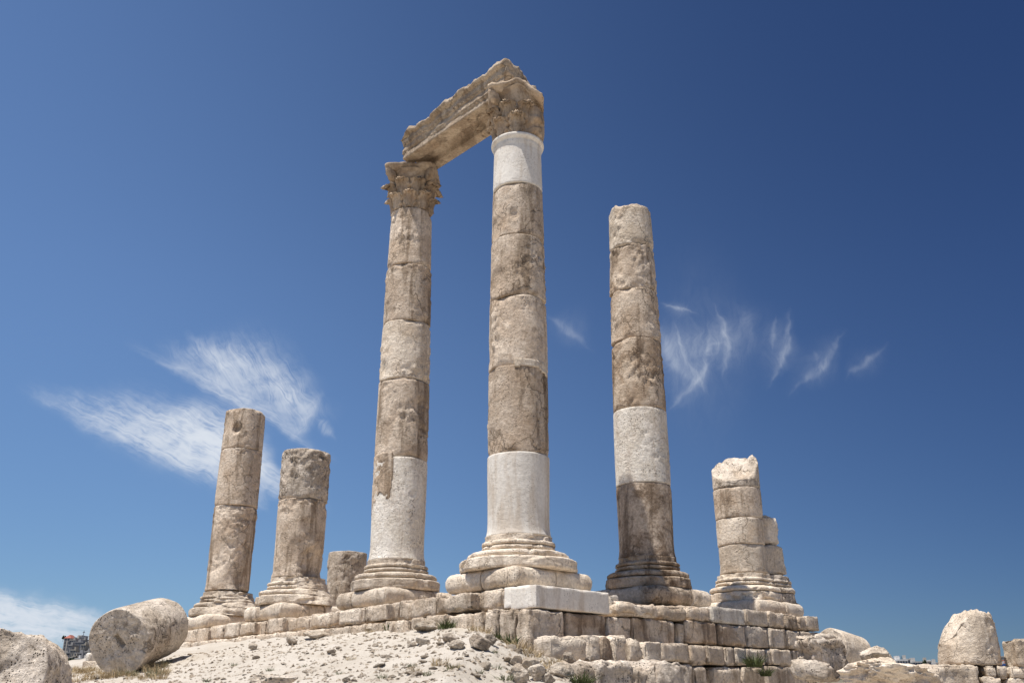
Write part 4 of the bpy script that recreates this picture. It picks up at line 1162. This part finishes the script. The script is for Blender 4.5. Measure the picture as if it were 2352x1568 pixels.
def cypress(px, yt, yb, Y, wpx, label, seed):
    a, b = at(px, yt, Y), at(px, yb, Y); H = a[2] - b[2]; w = wpx * Y / F_PX / 2
    root = empty('cypress_tree', b - np.array([0, 0, 3.0])); tag(root, label, 'tree', 'far trees on the skyline')
    V, Fc = quadprism([(-.15, -.15), (.15, -.15), (.15, .15), (-.15, .15)], 0, 4); mesh('trunk', V, Fc, HW[5], root, smooth=False)
    g = np.random.default_rng(seed); VV, FF = [], []
    for k in range(420):
        t = g.random() ** .9; rr_ = w * (1 - t) ** .7 * g.uniform(.4, 1.1) * min(1, .5 + t * 6); an = g.uniform(0, 6.28)
        c = np.array([math.cos(an) * rr_, math.sin(an) * rr_, 3 + t * H]); s = .10 * w + .25
        d = g.normal(size=(3, 3)) * s * np.array([.6, .6, 1.1]); b0 = len(VV)
        VV += [c + d[0], c + d[1], c + d[2]]; FF.append([b0, b0 + 1, b0 + 2])
    mesh('crown', np.array(VV), FF, TREE, root, smooth=False)
cypress(rx(470), ry(585), ry(660), 640, 5, 'thin dark cypress behind the long pale house', 1)
cypress(rx(615), ry(620), ry(700), 600, 5, 'thin dark cypress left of the big one', 2)
cypress(rx(657), ry(605), ry(740), 590, 13, 'biggest dark cypress on the right skyline', 3)
cypress(rx(938), ry(628), ry(725), 580, 9, 'dark cypress touching the broken drum', 4)
for i, (X, y0, y1, w) in enumerate([(460, 370, 460, 7), (525, 370, 460, 6)]):
    cypress(lx(X), ly(y0), ly(y1), 1020, w, ['dark tree left of the red roof in the far town', 'dark tree directly behind the red roof in the far town'][i], 8 + i)
def round_tree(px, yc, rpx, Y, label, seed):
    c0_ = at(px, yc, Y); r = rpx * Y / F_PX; gz = float(Gz(np.array([c0_[0]]), np.array([Y]))[0])
    root = empty('broad_tree', (c0_[0], Y, gz - 1)); tag(root, label, 'tree', 'far trees below the town'); g = np.random.default_rng(seed)
    hc = max(c0_[2] - gz + 1, 2.0)
    V, Fc = quadprism([(-.3, -.3), (.3, -.3), (.3, .3), (-.3, .3)], 0, hc); mesh('trunk', V, Fc, HW[5], root, smooth=False)
    VV, FF = [], []
    for k in range(500):
        d = g.normal(size=3); d /= np.linalg.norm(d); c = d * r * g.uniform(.5, 1.0) * np.array([1.2, 1, .8]) + (0, 0, hc)
        dd = g.normal(size=(3, 3)) * .55; b0 = len(VV); VV += [c + dd[0], c + dd[1], c + dd[2]]; FF.append([b0, b0 + 1, b0 + 2])
    mesh('crown', np.array(VV), FF, TREE, root, smooth=False)
for i, (X, y, r_px) in enumerate([(680, 1240, 6), (740, 1270, 7), (820, 1250, 6)]):
    round_tree(lx(X), ly(y), r_px, 690 - 8 * i, ['leftmost of three dark round trees below the town', 'middle of three dark round trees below the town', 'rightmost of three dark round trees below the town'][i], 20 + i)
p = at(rx(255), ry(615), 575)
o = empty('antenna_mast', p); tag(o, 'thin antenna mast on the low white house on the right skyline', 'antenna')
V, Fc = box(-.12, .12, -.12, .12, 0, at(0, ry(530), 575)[2] - p[2]); mesh('pole', V, Fc, GLASS, o, smooth=False)
V, Fc = box(-.9, .9, -.1, .1, (at(0, ry(560), 575)[2] - p[2]), (at(0, ry(557), 575)[2] - p[2])); mesh('crossbar', V, Fc, GLASS, o, smooth=False)
